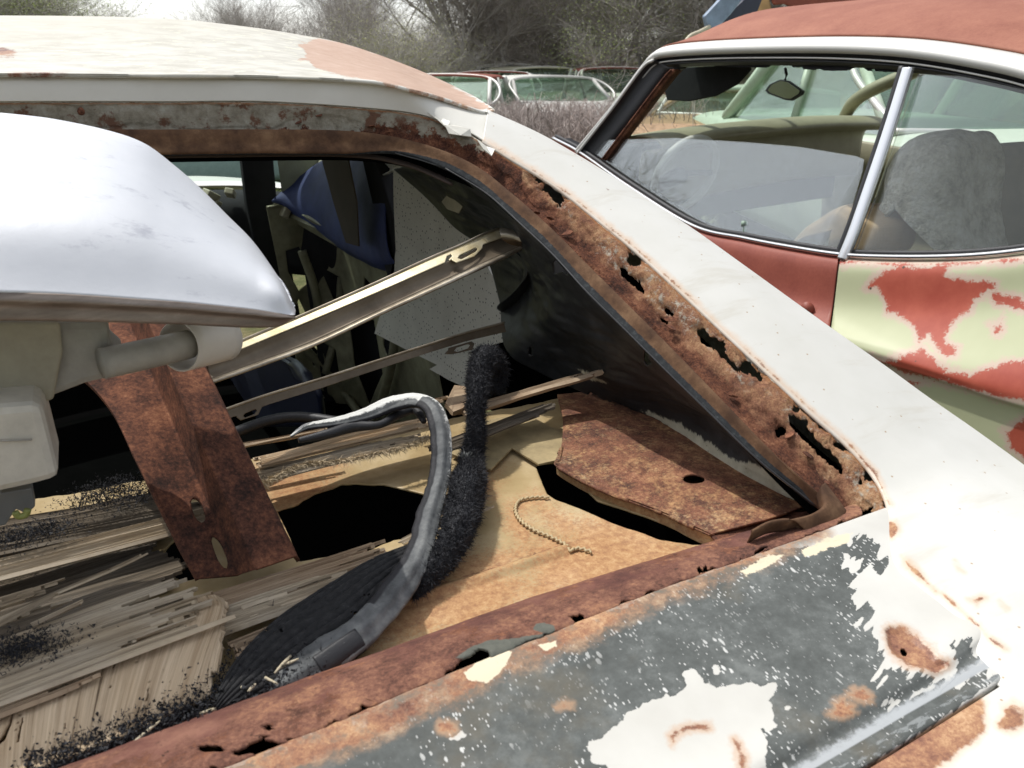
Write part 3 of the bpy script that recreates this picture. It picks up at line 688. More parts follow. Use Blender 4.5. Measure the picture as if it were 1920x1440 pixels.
lh = [[(835, 1262), (860, 1240), (885, 1226), (905, 1216), (918, 1222), (924, 1240), (960, 1228), (968, 1210), (985, 1202), (1010, 1196), (1030, 1188), (1052, 1186), (1040, 1196), (1032, 1208), (930, 1246), (850, 1280)],
      [(655, 1340), (680, 1326), (708, 1324), (725, 1316), (700, 1336), (660, 1350)], [(1255, 1098), (1278, 1088), (1295, 1092), (1290, 1102), (1262, 1112)], [(1380, 1070), (1392, 1058), (1412, 1050), (1418, 1030), (1440, 1022), (1430, 1036), (1420, 1050), (1395, 1066)],
      blob(502, 1362, 8, 8, seed=3), [(370, 1402), (385, 1396), (420, 1398), (422, 1408), (385, 1412)], [(440, 1412), (470, 1392), (500, 1374), (505, 1380), (478, 1404), (450, 1420)]]
hf = mx(px + jx, py + jy, lh) 
hf = np.maximum(hf, np.where(ac < .34, (n2(px, py, .045, 4, 23) * 40 - 3.2) - (ac - .18) * 60, -9)) * 1.0
hf = hf + np.where(ac < .17, 0, 0)
gmesh('window_lip', G, ML_, car, hole=hf, thick=.0018, disp=.0035 * fbm(G, 28, 5, 3, .6) * np.clip(1.2 - ac, .25, 1), attrs={'low': 1 - ac * 1.35, 'seal': mx(px, py, [[(850, 1236), (880, 1215), (910, 1204), (960, 1196), (1010, 1190), (1040, 1180), (1040, 1192), (990, 1206), (930, 1240), (900, 1240)], blob(1020, 1178, 22, 9)]) / 16})
gmesh('lip_underside', matched([Lc + (0, .002, -.016), .4 * Lc + .6 * Mc + (0, .01, -.020)], 60, 4), m_void, car, thick=.001)  # painted near black as the shade under the lip

# --- rear deck panel
GPx = [(-900, 2990), (300, 2260), (700, 2010), (900, 1885), (1100, 1762), (1250, 1666), (1370, 1592), (1450, 1541), (1530, 1490), (1607, 1441), (1700, 1384), (1780, 1334), (1850, 1290), (1897, 1260)]
Gc = crv(GPx, D(.0)); Gc[:, 2] += .0
Lr = cr(Lc, 14 * 8)[::8][:14]; Lr[-1] = Lc[-1]
QL = QI[12:17]                                       # seam to the quarter panel
rowsN = 40
Ltop = Lc.copy(); Ltop[-1] = QI[12] + (-.002, 0, 0)
Gc[-1] = QI[16] + (-.001, .0, -.001)
mrow = lambda k: Ltop * (1 - k) + Gc * k
def bend(k):
    r = mrow(k); e = QI[12] * (1 - k) + QI[16] * k
    ex = cr(QI[12:17], 50)[int(k * 49)]; r[-1] = ex + (-.0015, 0, -.001); return r
ridge_up = np.array([0, 0, .0025])
rows = [Ltop + (0, .004, -.006), Ltop] + [bend(k) for k in (.2, .4, .58, .70)] + [bend(.80) + ridge_up * .9, bend(.84) + ridge_up * .7, bend(.875) - ridge_up * .5, bend(.93) - ridge_up * .5, Gc - ridge_up * .6, Gc + (0, .002, -.012)]
G = matched(rows, 1000, 330)
px, py = proj(G)
gray = [(-400, 2300), (200, 1570), (430, 1440), (640, 1350), (900, 1240), (1100, 1160), (1300, 1085), (1450, 1035), (1560, 1012), (1600, 1010), (1628, 1012), (1642, 1024), (1640, 1040), (1652, 1052), (1645, 1064), (1628, 1068), (1612, 1082), (1600, 1080), (1594, 1100), (1606, 1118), (1622, 1128), (1632, 1142), (1628, 1162), (1612, 1162), (1608, 1172), (1630, 1188), (1642, 1212), (1650, 1236), (1668, 1252), (1690, 1258), (1712, 1262), (1745, 1276), (1775, 1276), (1790, 1262), (1798, 1244), (1772, 1208), (1774, 1200), (1795, 1206), (1812, 1198), (1822, 1212), (1838, 1226), (1834, 1242), (1810, 1258), (1770, 1282), (1730, 1298), (1660, 1322), (1842, 1262), (1897, 1262), (1607, 1460), (1200, 1720), (700, 2050)]
w1 = [(1100, 1400), (1108, 1384), (1128, 1378), (1140, 1366), (1172, 1352), (1176, 1338), (1200, 1330), (1206, 1318), (1228, 1312), (1250, 1300), (1262, 1304), (1284, 1292), (1282, 1268), (1296, 1258), (1316, 1262), (1322, 1280), (1345, 1288), (1372, 1282), (1390, 1284), (1408, 1278), (1424, 1286), (1452, 1284), (1448, 1300), (1436, 1312), (1446, 1330), (1454, 1342), (1438, 1356), (1424, 1366), (1436, 1388), (1432, 1420), (1444, 1460), (1200, 1600), (1160, 1460), (1138, 1430), (1112, 1424)]
w2 = [blob(1448, 1361, 14, 9, 0, seed=4), blob(1482, 1328, 9, 6), blob(860, 1382, 22, 8, -15, j=.4, seed=7), blob(1342, 1256, 5, 8), blob(1610, 1118, 16, 12, 40, j=.3), blob(1600, 1060, 10, 20, -40, j=.4), blob(1625, 1095, 14, 30, -35, j=.3), blob(1712, 1268, 8, 3, 30), blob(1628, 1215, 10, 5, 50), blob(1648, 1270, 5, 3)]
gr = np.minimum(sd(px, py, gray), -mx(px, py, [w1] + w2))
streak = np.where(px > 1500, n2(px + py * .8, (py - px * .8) * .22, .09, 4, 5) * 46 * np.clip((px - 1500) / 80, 0, 1), 0)
gr = gr + streak + n2(px, py, .035, 4, 15) * 22
band = np.vstack([[Lx[i] for i in range(len(Lx))]])
bd = sdl(px, py, Lx[1:-1], 0); wband = 34 + np.clip((1300 - px) / 1000, -.2, .6) * 55
rustd = (wband + bd) / 40
cream_ = [[(868, 1262), (900, 1238), (955, 1215), (962, 1225), (935, 1262), (912, 1282), (880, 1275)], [(1385, 1070), (1440, 1042), (1470, 1040), (1440, 1062), (1400, 1080)], [(1010, 1210), (1045, 1198), (1044, 1212), (1020, 1222)], [(1500, 1030), (1560, 1008), (1600, 1000), (1590, 1018), (1540, 1034), (1510, 1048)]]
el = [(1657, 1180), (1668, 1172), (1690, 1174), (1715, 1188), (1740, 1208), (1760, 1228), (1780, 1240), (1776, 1254), (1755, 1262), (1725, 1252), (1700, 1246), (1680, 1232), (1664, 1212)]
spots = [el, blob(840, 1363, 16, 11, 10, j=.3, seed=9), blob(1580, 1330, 22, 14, 0, j=.4), blob(1614, 1305, 20, 10, 20, j=.3), [(1256, 1380), (1262, 1368), (1288, 1360), (1326, 1360), (1330, 1366), (1290, 1368), (1270, 1378), (1262, 1396)], [(1375, 1385), (1386, 1396), (1398, 1420), (1396, 1440), (1388, 1445), (1382, 1420)], blob(1060, 1322, 10, 6, 0, j=.4)]
sp_ = mx(px, py, spots) / 20
recess = np.clip(sd(px, py, el) / 12, 0, 1); boss = np.clip(sd(px, py, blob(1697, 1217, 9, 9, seed=2, j=.05)) , -1, 1)
dips = .0006 * fbm(G, 12, 4) - recess * .0028 + .0012 * np.clip(rustd + .3, 0, 1) * fbm(G, 60, 4, 5)
gmesh('rear_deck_panel', G, MD, car, hole=sd(px, py, blob(1696, 1217, 6, 8, -30, j=.08)), thick=.0016, disp=dips,
      attrs={'spray': (np.interp(px, [1000, 1300, 1533, 1700, 1840, 1900], [1755, 1575, 1440, 1342, 1262, 1235]) - py) / 34, 'gray': np.where(py > 0, gr / 22, 0), 'rust': rustd - .35, 'cream': mx(px, py, cream_) / 18, 'spot': sp_})
# weatherstrip channel shadow and the trunk lid behind the gap
Tc = [Gc[i] + np.array([0, -.0045, -.001]) for i in range(14)]
Tc = np.array(Tc); Tc[-1] = Tc[-2] + (Tc[-2] - Tc[-3]) * .9
gut = matched([Gc + (0, .0, -.028), .5 * Gc + .5 * Tc + (0, 0, -.03), Tc + (0, 0, -.028)], 60, 6); gmesh('trunk_gutter', gut, m_rust, car, thick=.001)
G = matched([Tc + (0, .003, -.02), Tc + (0, .0, -.002), Tc + (0, -.004, .002), Tc + (0, -.05, 0), Tc + (0, -.14, -.012), Tc + (0, -.4, -.06)], 400, 70)
px, py = proj(G)
tr = np.maximum(sdl(px, py, [(1400, 1560), (1560, 1470), (1700, 1400), (1780, 1340)], 70), mx(px, py, [blob(1900, 1345, 30, 28), [(1870, 1260), (1900, 1240), (1950, 1250), (1900, 1262)]])) / 45 - .1
gmesh('trunk_lid', G, MQ, car, attrs={'rust': tr}, thick=.0016)

# --- parcel shelf metal
def reg(poly, z): return crv(poly, Z(z))
us = np.linspace(-.80, .56, 1000); vs = np.linspace(.36, 1.10, 560)
UU, VV = np.meshgrid(us, vs); G = np.stack([UU, VV, np.full_like(UU, .855)], -1)
px, py = proj(G)
sh = [[(1003, 872), (1012, 868), (1048, 866), (1060, 880), (1120, 938), (1280, 992), (1330, 1000), (1345, 1018), (1300, 1022), (1240, 1012), (1150, 982), (1085, 952), (1040, 935), (1025, 925)],
      [(520, 958), (560, 945), (590, 925), (640, 906), (720, 908), (790, 925), (830, 935), (820, 1000), (770, 1010), (740, 1012), (690, 1032), (600, 1045), (560, 1052), (545, 1010)],
      blob(352, 1045, 42, 46, 20, j=.04, seed=4), [(-900, 1050), (0, 950), (440, 868), (700, 812), (900, 775), (1060, 745), (1250, 700), (1250, 300), (-900, 300)]]
jx = n2(px, py, .03, 3, 3) * 5
hf = mx(px + jx, py + jx, sh)
tz = np.where(VV > 1.02, 0, 0)
seam = sdl(px, py, [(1062, 1030), (900, 1085), (760, 1125), (600, 1190)], 10) / 10
dent = .004 * np.clip(seam + .2, 0, 1) * (py > 900) + .002 * fbm(G, 6, 3)
dent = dent - .004 * np.clip(-sdl(px, py, [(1062, 1030), (900, 1085), (760, 1125), (600, 1190)], 30) / 30 + 1, 0, .0)
rs = np.maximum(mx(px, py, [[(820, 1060), (1080, 1000), (1120, 1010), (1060, 1030), (850, 1095)], [(1100, 980), (1340, 1020), (1420, 1010), (1200, 1070), (1000, 1130), (1000, 1060)], [(640, 1080), (1000, 1090), (900, 1150), (640, 1240)], [(880, 850), (930, 865), (925, 930), (880, 920)], [(500, 870), (640, 880), (640, 960), (500, 980)]]) / 60, -1.2)
rs = np.maximum(rs, sdl(px, py, [(1060, 985), (1000, 940), (960, 960), (980, 1000)], 18) / 40)
dk = np.maximum(mx(px, py, [[(1040, 745), (1300, 800), (1600, 960), (1400, 1010), (1040, 870), (1100, 840)]]) / 30, sdl(px, py, [(770, 1108), (900, 1072), (1000, 1040), (1090, 1010)], 5) / 22)
dk = np.maximum(dk, sdl(px, py, Mx[2:-1], 6) / 40)
gmesh('parcel_shelf', G, MS, car, hole=hf, thick=.0018, disp=dent, attrs={'rust': rs * .8 + .1, 'dark': dk - .1})
# seam sealer bead winding over the shelf
bead = crv([(1030, 933), (1005, 932), (975, 938), (966, 955), (975, 975), (1000, 993), (1030, 1005), (1058, 1020), (1068, 1032), (1085, 1028), (1110, 1035)], Z(.857))
def bd_(Gt): return Gt + (.0010 * np.sin(np.arange(len(Gt)) * 1.3))[:, None, None] * np.array([1, .6, .3])
tube('seam_sealer_bead', bead, .0015, simple('cream_sealer', (.46, .35, .19), .6, bmp=.5), car, 8, n=150, disp=bd_)
# folded tan plate corner standing over the slot
prism('shelf_tab', crv([(845, 850), (900, 790), (985, 775), (1095, 833), (1046, 848), (1046, 862), (1010, 870), (960, 840), (920, 880)], Z(.862)), mat_rust('tab_metal', 1, .0, 1, .2, tanmix=1.0) if False else m_tanplain, car, .002)
# rusted brace beside the slot: sloping plate with a tan turned-down edge
b_out = crv([(1050, 858), (1046, 866), (1118, 906), (1245, 956), (1290, 978), (1338, 1000)], Z(.868)); b_in = crv([(1060, 750), (1150, 748), (1300, 800), (1400, 860), (1500, 930), (1545, 965)], Z(.866))
G = matched([b_out + (0, -.003, -.015), b_out + (0, -.001, -.003), b_out, .5 * b_out + .5 * b_in + (0, 0, .006), b_in + (0, .02, .0)], 300, 120, smooth=True)
px, py = proj(G); tt = np.repeat(np.linspace(0, 1, 120)[:, None], 300, 1)
gmesh('rusted_brace', G, MS, car, hole=mx(px, py, [blob(1301, 898, 21, 9, 3, j=.05)]), thick=.002, attrs={'rust': np.full_like(tt, .4), 'dark': np.where(tt < .24, -.75, .28)}, disp=.0018 * fbm(G, 25, 5, 6, .6))
# gusset at the shelf corner
prism('corner_plate', crv([(1330, 1000), (1400, 985), (1480, 960), (1560, 960), (1600, 975), (1500, 1000), (1400, 1016), (1345, 1018)], Z(.866)), m_rust, car, .002)

# --- closed-in body: trunk well, floor, inner walls
box('trunk_floor', (-.15, .6, .45), (1.7, 1.3, .02), m_void, car)  # trunk and floors take the near-black painted shade
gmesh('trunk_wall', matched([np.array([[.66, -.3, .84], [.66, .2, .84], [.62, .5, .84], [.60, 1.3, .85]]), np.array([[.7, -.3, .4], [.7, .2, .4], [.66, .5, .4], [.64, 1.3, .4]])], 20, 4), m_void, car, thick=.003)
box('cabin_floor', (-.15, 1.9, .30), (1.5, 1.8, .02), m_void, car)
for sx in (-.86,):
    G = matched([np.array([[sx - .02, -.3, .86], [sx, .5, .90], [sx, 1.2, .92], [sx, 2.3, .92], [sx, 3.4, .86]]), np.array([[sx - .09, -.3, .6], [sx - .1, .5, .6], [sx - .1, 1.2, .6], [sx - .1, 2.3, .6], [sx - .1, 3.4, .6]]), np.array([[sx - .05, -.3, .25], [sx - .06, .5, .25], [sx - .06, 1.2, .25], [sx - .06, 2.3, .25], [sx - .06, 3.4, .25]])], 60, 12)
    gmesh('body_side', G, MQ, car, attrs={'rust': np.full((12, 60), -3.)}, thick=.003)
gmesh('near_pillar', matched([np.array([[-.86, .45, .90], [-.80, .95, 1.16], [-.72, 1.3, 1.27], [-.68, 2.1, 1.25], [-.75, 2.75, .95]]), np.array([[-.74, .42, .90], [-.62, .95, 1.17], [-.62, 1.3, 1.29], [-.62, 2.1, 1.27], [-.68, 2.75, .95]])], 60, 6), MQ, car, attrs={'rust': np.full((6, 60), -3.)}, thick=.004)

# --- cabin seen through the opening
# headliner
hl = crv([(-400, 292), (0, 296), (300, 292), (640, 290), (760, 308), (850, 345)], W(-.034))
gmesh('headliner', matched([hl + (0, 0, .0), hl + (0, .25, .045), hl + (0, .7, .04), hl + (0, 1.15, -.01)], 60, 14), simple('brown_headliner', (.05, .035, .028), .9), car, thick=.003)
def RW(u0=.56, v0=2.2):
    def f(px, py):
        a_, b_ = U(u0)(px, py), V(v0)(px, py)
        return b_ if (a_[1] > v0 or a_[1] < 0) else a_
    return f
# door inner frames on the far wall
dg = crv([(500, 388), (560, 384), (620, 420), (700, 478), (745, 520), (800, 545)], RW(.585)); dgb = crv([(560, 700), (620, 760), (700, 830), (760, 850), (800, 860), (850, 870)], RW(.60))
G = matched([dg + (.05, 0, -.0), dg, .6 * dg + .4 * dgb, dgb], 240, 200, smooth=False); px, py = proj(G)
dh = [[(535, 470), (560, 462), (575, 480), (580, 530), (560, 545), (540, 510)], [(548, 585), (560, 560), (600, 640), (590, 690), (575, 650)], [(600, 500), (640, 520), (650, 570), (625, 560)], [(655, 600), (700, 600), (720, 700), (690, 760), (665, 690)], [(600, 640), (630, 655), (640, 720), (615, 700)], [(680, 520), (705, 545), (700, 580), (680, 560)], [(720, 590), (735, 620), (735, 680), (722, 650)], [(600, 730), (625, 745), (650, 790), (630, 795)]]
gmesh('door_inner_frame', G, m_olive, car, hole=mx(px, py, dh), thick=.003, disp=.005 * fbm(G, 7, 3, 5) + .004 * np.sin(px / 14))
gmesh('door_cavity', matched([dg + (.07, 0, 0.02), dgb + (.07, 0, -.1)], 10, 3), m_dark, car, thick=.003)
prism('door_top_rail', crv([(500, 392), (520, 384), (545, 392), (760, 510), (745, 530), (700, 500), (640, 468), (560, 420), (520, 420)], RW(.56)), m_olive, car, .03, bevel=.003)
for i, (a_, b_) in enumerate((((560, 640), (690, 800)), ((640, 520), (610, 700)), ((745, 600), (700, 800)), ((566, 470), (600, 620)))):
    tube('door_brace', crv([a_, (.5 * (a_[0] + b_[0]) + 8, .5 * (a_[1] + b_[1])), b_], RW(.575)), .012, m_olive, car, 8, n=20)
# hinge latch pieces
box('latch', RW(.55)(556, 402), (.03, .05, .025), m_olive, car, (10, 20, 30)); box('latch', RW(.55)(534, 395), (.02, .04, .035), m_creamy, car, (0, 30, 10))
# wall behind everything (outer skin far side)
gmesh('far_side_skin', matched([np.array([[.60, 1.0, 1.0], [.60, 1.3, .97], [.62, 2.0, .93], [.62, 2.9, .90]]), np.array([[.72, 1.0, .5], [.72, 1.3, .5], [.74, 2.0, .5], [.74, 2.9, .45]])], 30, 5), m_dark, car, thick=.003)
# A pillar, B pillar, belt
prism('front_pillar', crv([(452, 290), (512, 290), (520, 380), (540, 470), (565, 600), (520, 600), (480, 470), (462, 380)], RW(.50, 2.3)), m_dark, car, .04, bevel=.004)
prism('seat_belt', crv([(600, 288), (650, 288), (668, 380), (672, 462), (648, 455), (625, 380)], RW(.45)), simple('brown_webbing', (.06, .045, .03), .8), car, .003)
prism('centre_pillar', crv([(676, 288), (700, 290), (735, 400), (742, 470), (738, 560), (712, 470), (700, 390)], RW(.50)), m_dark, car, .03, bevel=.003)
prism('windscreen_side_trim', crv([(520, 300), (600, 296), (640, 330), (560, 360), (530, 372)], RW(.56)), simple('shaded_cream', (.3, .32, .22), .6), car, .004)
# blue vinyl hanging inside the door opening
bl = crv([(515, 372), (560, 330), (612, 298), (680, 286), (742, 292)], RW(.54)); bl2 = crv([(540, 385), (600, 425), (650, 455), (700, 475), (738, 472)], RW(.50))
G = matched([bl, .6 * bl + .4 * bl2 + (-.02, 0, 0), bl2 + (-.01, 0, .0), bl2 + (.02, 0, -.04)], 120, 40); gmesh('torn_blue_lining', G, m_navyblue, car, disp=.01 * fbm(G, 9, 3), thick=.003)
# dark seat back
sb = crv([(395, 720), (430, 695), (500, 672), (560, 690), (590, 730)], U(.28)); sb2 = crv([(380, 800), (430, 800), (500, 800), (560, 800), (600, 800)], U(.30))
gmesh('seat_back', matched([sb + (0, .12, -.02), sb, .5 * sb + .5 * sb2 + (0, -.02, 0), sb2], 50, 16), m_navy, car, thick=.01)
# dash and windscreen
wsb = np.array([[-.55, 2.62, .90], [-.1, 2.72, .905], [.35, 2.68, .905], [.58, 2.5, .90]]); wst = np.array([[-.52, 2.18, 1.235], [-.1, 2.22, 1.25], [.3, 2.2, 1.245], [.47, 2.14, 1.23]])
gmesh('windscreen', matched([wst, .5 * wst + .5 * wsb + (0, .02, .01), wsb], 24, 8), m_glass_green, car, thick=0)
gmesh('dashboard', matched([wsb + (0, -.05, -.02), wsb + (0, -.25, -.01), wsb + (0, -.34, -.06), wsb + (0, -.32, -.22)], 40, 12), m_dark, car, thick=.01)
for x_, y_, s_ in ((395, 366, .03), (408, 380, .016), (432, 362, .025)):
    p_ = V(2.36)(x_, y_); box('dash_debris', p_, (s_ * 1.4, s_, s_ * .7), m_creamy, car, (12, 30, x_))
gmesh('hood', matched([wsb + (0, .03, -.02), wsb + (0, .4, -.045), wsb + (0, .95, -.10), wsb + (0, 1.0, -.15)], 60, 14), MQ, car, attrs={'rust': np.full((14, 60), -3.)}, thick=.003)
# ================================================================ loose things lying in the window opening
def plank(name, A, B, width, mat, parent=None, seed=1, jag=(.02, .05), thick=.003, side=None, n=260, m=80, curve=None, taper=0, rough=.0012, cracks=0, zfun=None, wfun=None):
    """splintered strip of wood from A to B: strands of unequal length on one connected sheet"""
    A, B = np.array(A, float), np.array(B, float); r = np.random.RandomState(seed)
    L = np.linalg.norm(B - A); T = (B - A) / L
    S_ = np.cross(T, (0, 0, 1)) if side is None else np.array(side, float); S_ /= np.linalg.norm(S_)
    Nn = np.cross(S_, T)
    t = np.linspace(0, 1, n)[None, :]; s_ = np.linspace(-.5, .5, m)[:, None]
    wd = width * (1 - taper * t) * (wfun(t) if wfun else 1)
    e0 = np.repeat(r.exponential(1, m // 2 + 1), 2)[:m]; e1 = np.repeat(r.exponential(1, m // 2 + 1), 2)[:m]
    k = np.ones(5) / 5
    k = np.hanning(13)[1:-1]; k /= k.sum()
    e0, e1 = np.tile(e0, 3), np.tile(e1, 3)
    e0 = .8 * np.convolve(e0, k, 'same')[m:2 * m] + .25 * r.rand(m); e1 = .8 * np.convolve(e1, k, 'same')[m:2 * m] + .35 * r.rand(m)
    x = t * L; y = s_ * wd
    hf = np.maximum(e0[:, None] * jag[0] - x, x - (L - e1[:, None] * jag[1]))
    if cracks:
        Q = np.stack([x * 7 + 0 * y, y * 150 + 0 * x, 0 * x + 0 * y + seed], -1); c_ = vn(Q, 1, seed); hf = np.where(c_ > 1 - cracks, .01, hf)
    P = A + T * x[..., None] + S_ * y[..., None]
    hz = (r.rand(m)[:, None] - .5) * rough * 1.6 + rough * 2.0 * (vn(np.stack([x * 20 + 0 * y, y * 300 + 0 * x, 0 * (x + y)], -1), 1, seed) - .5)
    hz = hz + (.004 * (vn(np.stack([x * 9 + 0 * y, y * 25 + 0 * x, 0 * (x + y) + 5], -1), 1, seed) - .5))
    if curve is not None: hz = hz + curve * (4 * (t - .5) ** 2)
    if zfun is not None: hz = hz + zfun(t, s_)
    P = P + Nn * hz[..., None] * (1 if Nn[2] > 0 else -1)
    return gmesh(name, P, mat, parent, snap=False, hole=hf, smooth=False, thick=thick, attrs={'along': x + 0 * y, 'across': y + 0 * x, 'seed': np.full(P.shape[:2], seed * 1.37)})
wd_grey = mat_wood('grey_weathered_ply', (.20, .15, .095), (.58, .47, .325), .3)
wd_tan = mat_wood('pale_torn_ply', (.38, .27, .165), (.76, .60, .41), .1, .5)
wd_dark = mat_wood('dark_ply', (.07, .055, .038), (.22, .175, .125), .4)  # darker ply tone for the lowest and rearmost layers
wd_brown = mat_wood('brown_splinter', (.20, .13, .08), (.50, .38, .25), .2)
def wp(name, label, *a, group=None, **k):
    o = plank(name, *a, **k); return tag(o, label, 'wood', group)
GW = 'torn layers of the plywood rear shelf'
z = .868
# lowest dark sheet of ply
wp('plywood_sheet', 'dark plywood sheet lowest in the pile, a round hole beside it', Z(.862)(-250, 1170), Z(.862)(345, 985), .17, wd_dark, seed=3, jag=(.0, .03), group=GW, m=70)
wp('plywood_strip', 'dim plywood strip behind the rusted bracket, farthest of the shelf layers', Z(.876)(-260, 1055), Z(.876)(400, 930), .055, wd_dark, seed=5, jag=(.0, .02), group=GW)
wp('plywood_strip', 'long grey plywood strip running in behind the slotted foot of the bracket', Z(.882)(-250, 1130), Z(.882)(440, 950), .034, wd_grey, seed=8, jag=(0, .03), group=GW)
wp('plywood_strip', 'grey plywood strip with a frayed end crossing the dark sheet', Z(.885)(-250, 1225), Z(.885)(215, 1080), .035, wd_grey, seed=11, jag=(0, .09), group=GW)
# pale broad sheet at the front
def edge_w(t): return np.clip((1 - t) * 14 + .55, 0, 1)
A_, B_ = Z(.878)(-330, 1420), Z(.878)(420, 1165)
front = crv([(-400, 1330), (-100, 1270), (100, 1215), (250, 1180), (395, 1140), (428, 1150)], Z(.883)); front2 = crv([(-400, 1620), (-100, 1540), (70, 1445), (200, 1395), (330, 1335), (400, 1300)], Z(.872))
G = matched([front + (0, .02, -.002), front, .5 * front + .5 * front2 + (0, 0, .001), front2], 320, 160); px, py = proj(G)
al = np.repeat(np.linspace(0, .16, 160)[:, None], 320, 1); ac = np.repeat(np.linspace(0, .42, 320)[None], 160, 0)
endx = 418 - (py - 1150) * .06 + n2(px, py, .05, 3, 8) * 14 + np.where(py > 1260, -14, 0)
cr_r = random.Random(6); cut = [[(x_, y0), (x_ + dx * .4 + 1.6, y0 + L * .45), (x_ + dx, y0 + L), (x_ + dx * .35 - 1.2, y0 + L * .5)] for x_, y0, L, dx in [(cr_r.uniform(-40, 400), cr_r.uniform(1190, 1390), cr_r.uniform(30, 95), cr_r.uniform(-22, -6)) for _ in range(26)]] + [[(-20, 1400), (0, 1385), (16, 1355), (28, 1325), (22, 1358), (10, 1388), (-20, 1412)], [(48, 1440), (56, 1415), (66, 1392), (62, 1420), (54, 1450)], [(30, 1395), (42, 1345), (44, 1346), (36, 1392)]]
o = gmesh('plywood_sheet', G, wd_tan, None, hole=np.maximum(mx(px, py, cut), px - endx), smooth=True, thick=.004, disp=.0010 * fbm(np.stack([al * 8, ac * 200, al * 0], -1), 1, 3) + .004 * fbm(G, 9, 2), attrs={'along': al, 'across': ac, 'seed': al * 0 + 4})
tag(o, 'pale tan cross-grained plywood sheet nearest the rusted lip', 'wood', GW)
# grey splintered strips on top of it
wp('plywood_strip', 'upper of two grey splintered strips pointing at the bracket foot', Z(.889)(-300, 1345), Z(.889)(452, 1078), .052, wd_grey, seed=14, jag=(0, .05), group=GW, n=420, m=56)
wp('plywood_strip', 'lower of two grey splintered strips, its frayed tip touching the brown strips', Z(.887)(-300, 1395), Z(.887)(495, 1103), .036, wd_grey, seed=21, jag=(0, .07), group=GW, n=420, m=56)
wp('plywood_strip', 'light brown strip lying along the pale plywood sheet', Z(.884)(-300, 1430), Z(.884)(285, 1208), .026, wd_brown, seed=23, jag=(0, .08), group=GW)
wp('wood_splinter', 'thin pale splinter standing off the dark plywood', Z(.892)(-60, 1185), Z(.900)(300, 1022), .0035, wd_grey, seed=31, jag=(0, .02), thick=.0015, m=8, n=90, taper=.5)
wp('wood_splinter', 'thin forked splinter below the first pale splinter', Z(.892)(-60, 1200), Z(.897)(170, 1080), .004, wd_grey, seed=32, jag=(0, .02), thick=.0015, m=8, n=90, taper=.5)
wp('wood_splinter', 'short curved splinter over the frayed strip end', Z(.892)(60, 1175), Z(.896)(205, 1108), .004, wd_grey, seed=33, jag=(0, .02), thick=.0015, m=8, n=60, taper=.6)
# strips running in under the mat and the grey strip
wp('plywood_strip', 'brown grained strip going under the ribbed mat, nearest the black hole', Z(.874)(395, 1140), Z(.874)(785, 1010), .036, wd_brown, seed=41, jag=(.01, .05), group=GW, n=260)
wp('plywood_strip', 'grey grained strip tucked beside the ribbed mat', Z(.876)(360, 1180), Z(.872)(760, 1052), .026, wd_grey, seed=42, jag=(.01, .07), group=GW)
wp('plywood_strip', 'short tan strip under the lower part of the ribbed mat', Z(.872)(425, 1222), Z(.870)(640, 1140), .020, wd_brown, seed=43, jag=(.01, .03), group=GW)
wp('wood_splinter', 'fan of pale splinters poking out past the black carpet strip on the tan metal', Z(.868)(790, 970), Z(.874)(958, 895), .030, wd_grey, seed=45, jag=(.01, .06), thick=.001, m=60, cracks=.2)
wp('wood_splinter', 'second fan of splinters below the first on the tan metal', Z(.867)(740, 1030), Z(.870)(955, 928), .016, wd_grey, seed=46, jag=(.01, .07), thick=.001, m=30, cracks=.25)
wp('wood_splinter', 'small pointed splinter sticking out under the grey strip towards the tan metal', Z(.866)(780, 1085), Z(.869)(878, 1050), .012, wd_grey, seed=47, jag=(.01, .03), thick=.001, m=24, cracks=.15)
# back layers along the far edge of the shelf
wp('plywood_strip', 'pale layered ply edge behind the grey curved strip', Z(.888)(470, 892), Z(.888)(830, 812), .024, wd_grey, seed=51, jag=(.01, .06), group=GW)
wp('plywood_strip', 'tan frayed ply layer with a fibrous front edge under the grey curved strip', Z(.894)(470, 868), Z(.896)(838, 782), .020, wd_tan, seed=52, jag=(.01, .03), group=GW)
wp('plywood_strip', 'thin light ply layer farthest back beside the bracket', Z(.898)(440, 838), Z(.900)(640, 797), .008, wd_brown, seed=53, jag=(.01, .04), m=18)
wp('plywood_strip', 'brown splinter layer crossing under the black carpet strip', Z(.900)(760, 762), Z(.902)(880, 735), .012, wd_brown, seed=54, jag=(.01, .03), m=20)
wp('plywood_strip', 'flat grey strip in shade reaching towards the black vinyl', Z(.884)(800, 850), Z(.884)(1085, 738), .022, wd_dark, seed=55, jag=(.01, .05), m=30)
pl = wp('wood_splinter', 'long tan splinter jutting out from the black carpet strip, split at its tip', Z(.90)(850, 772), FIX(.945)(1158, 684), .024, wd_brown, seed=57, jag=(.01, .045), m=36, side=(.3, -.9, .25), taper=.45, thick=.005)
ch = crv([(835, 755), (852, 722), (872, 724), (884, 742), (868, 765), (850, 772)], Z(.905)); tag(mesh('wood_chip', np.vstack([ch, ch + (0, .003, -.006)]), [list(range(6)), list(range(11, 5, -1))] + [[i, i + 6, (i + 1) % 6 + 6, (i + 1) % 6] for i in range(6)], wd_brown, None, attrs={'along': np.linspace(0, .02, 12), 'across': np.linspace(0, .02, 12), 'seed': np.full(12, 2.)}), 'upturned brown wood chip beside the black carpet strip', 'wood')

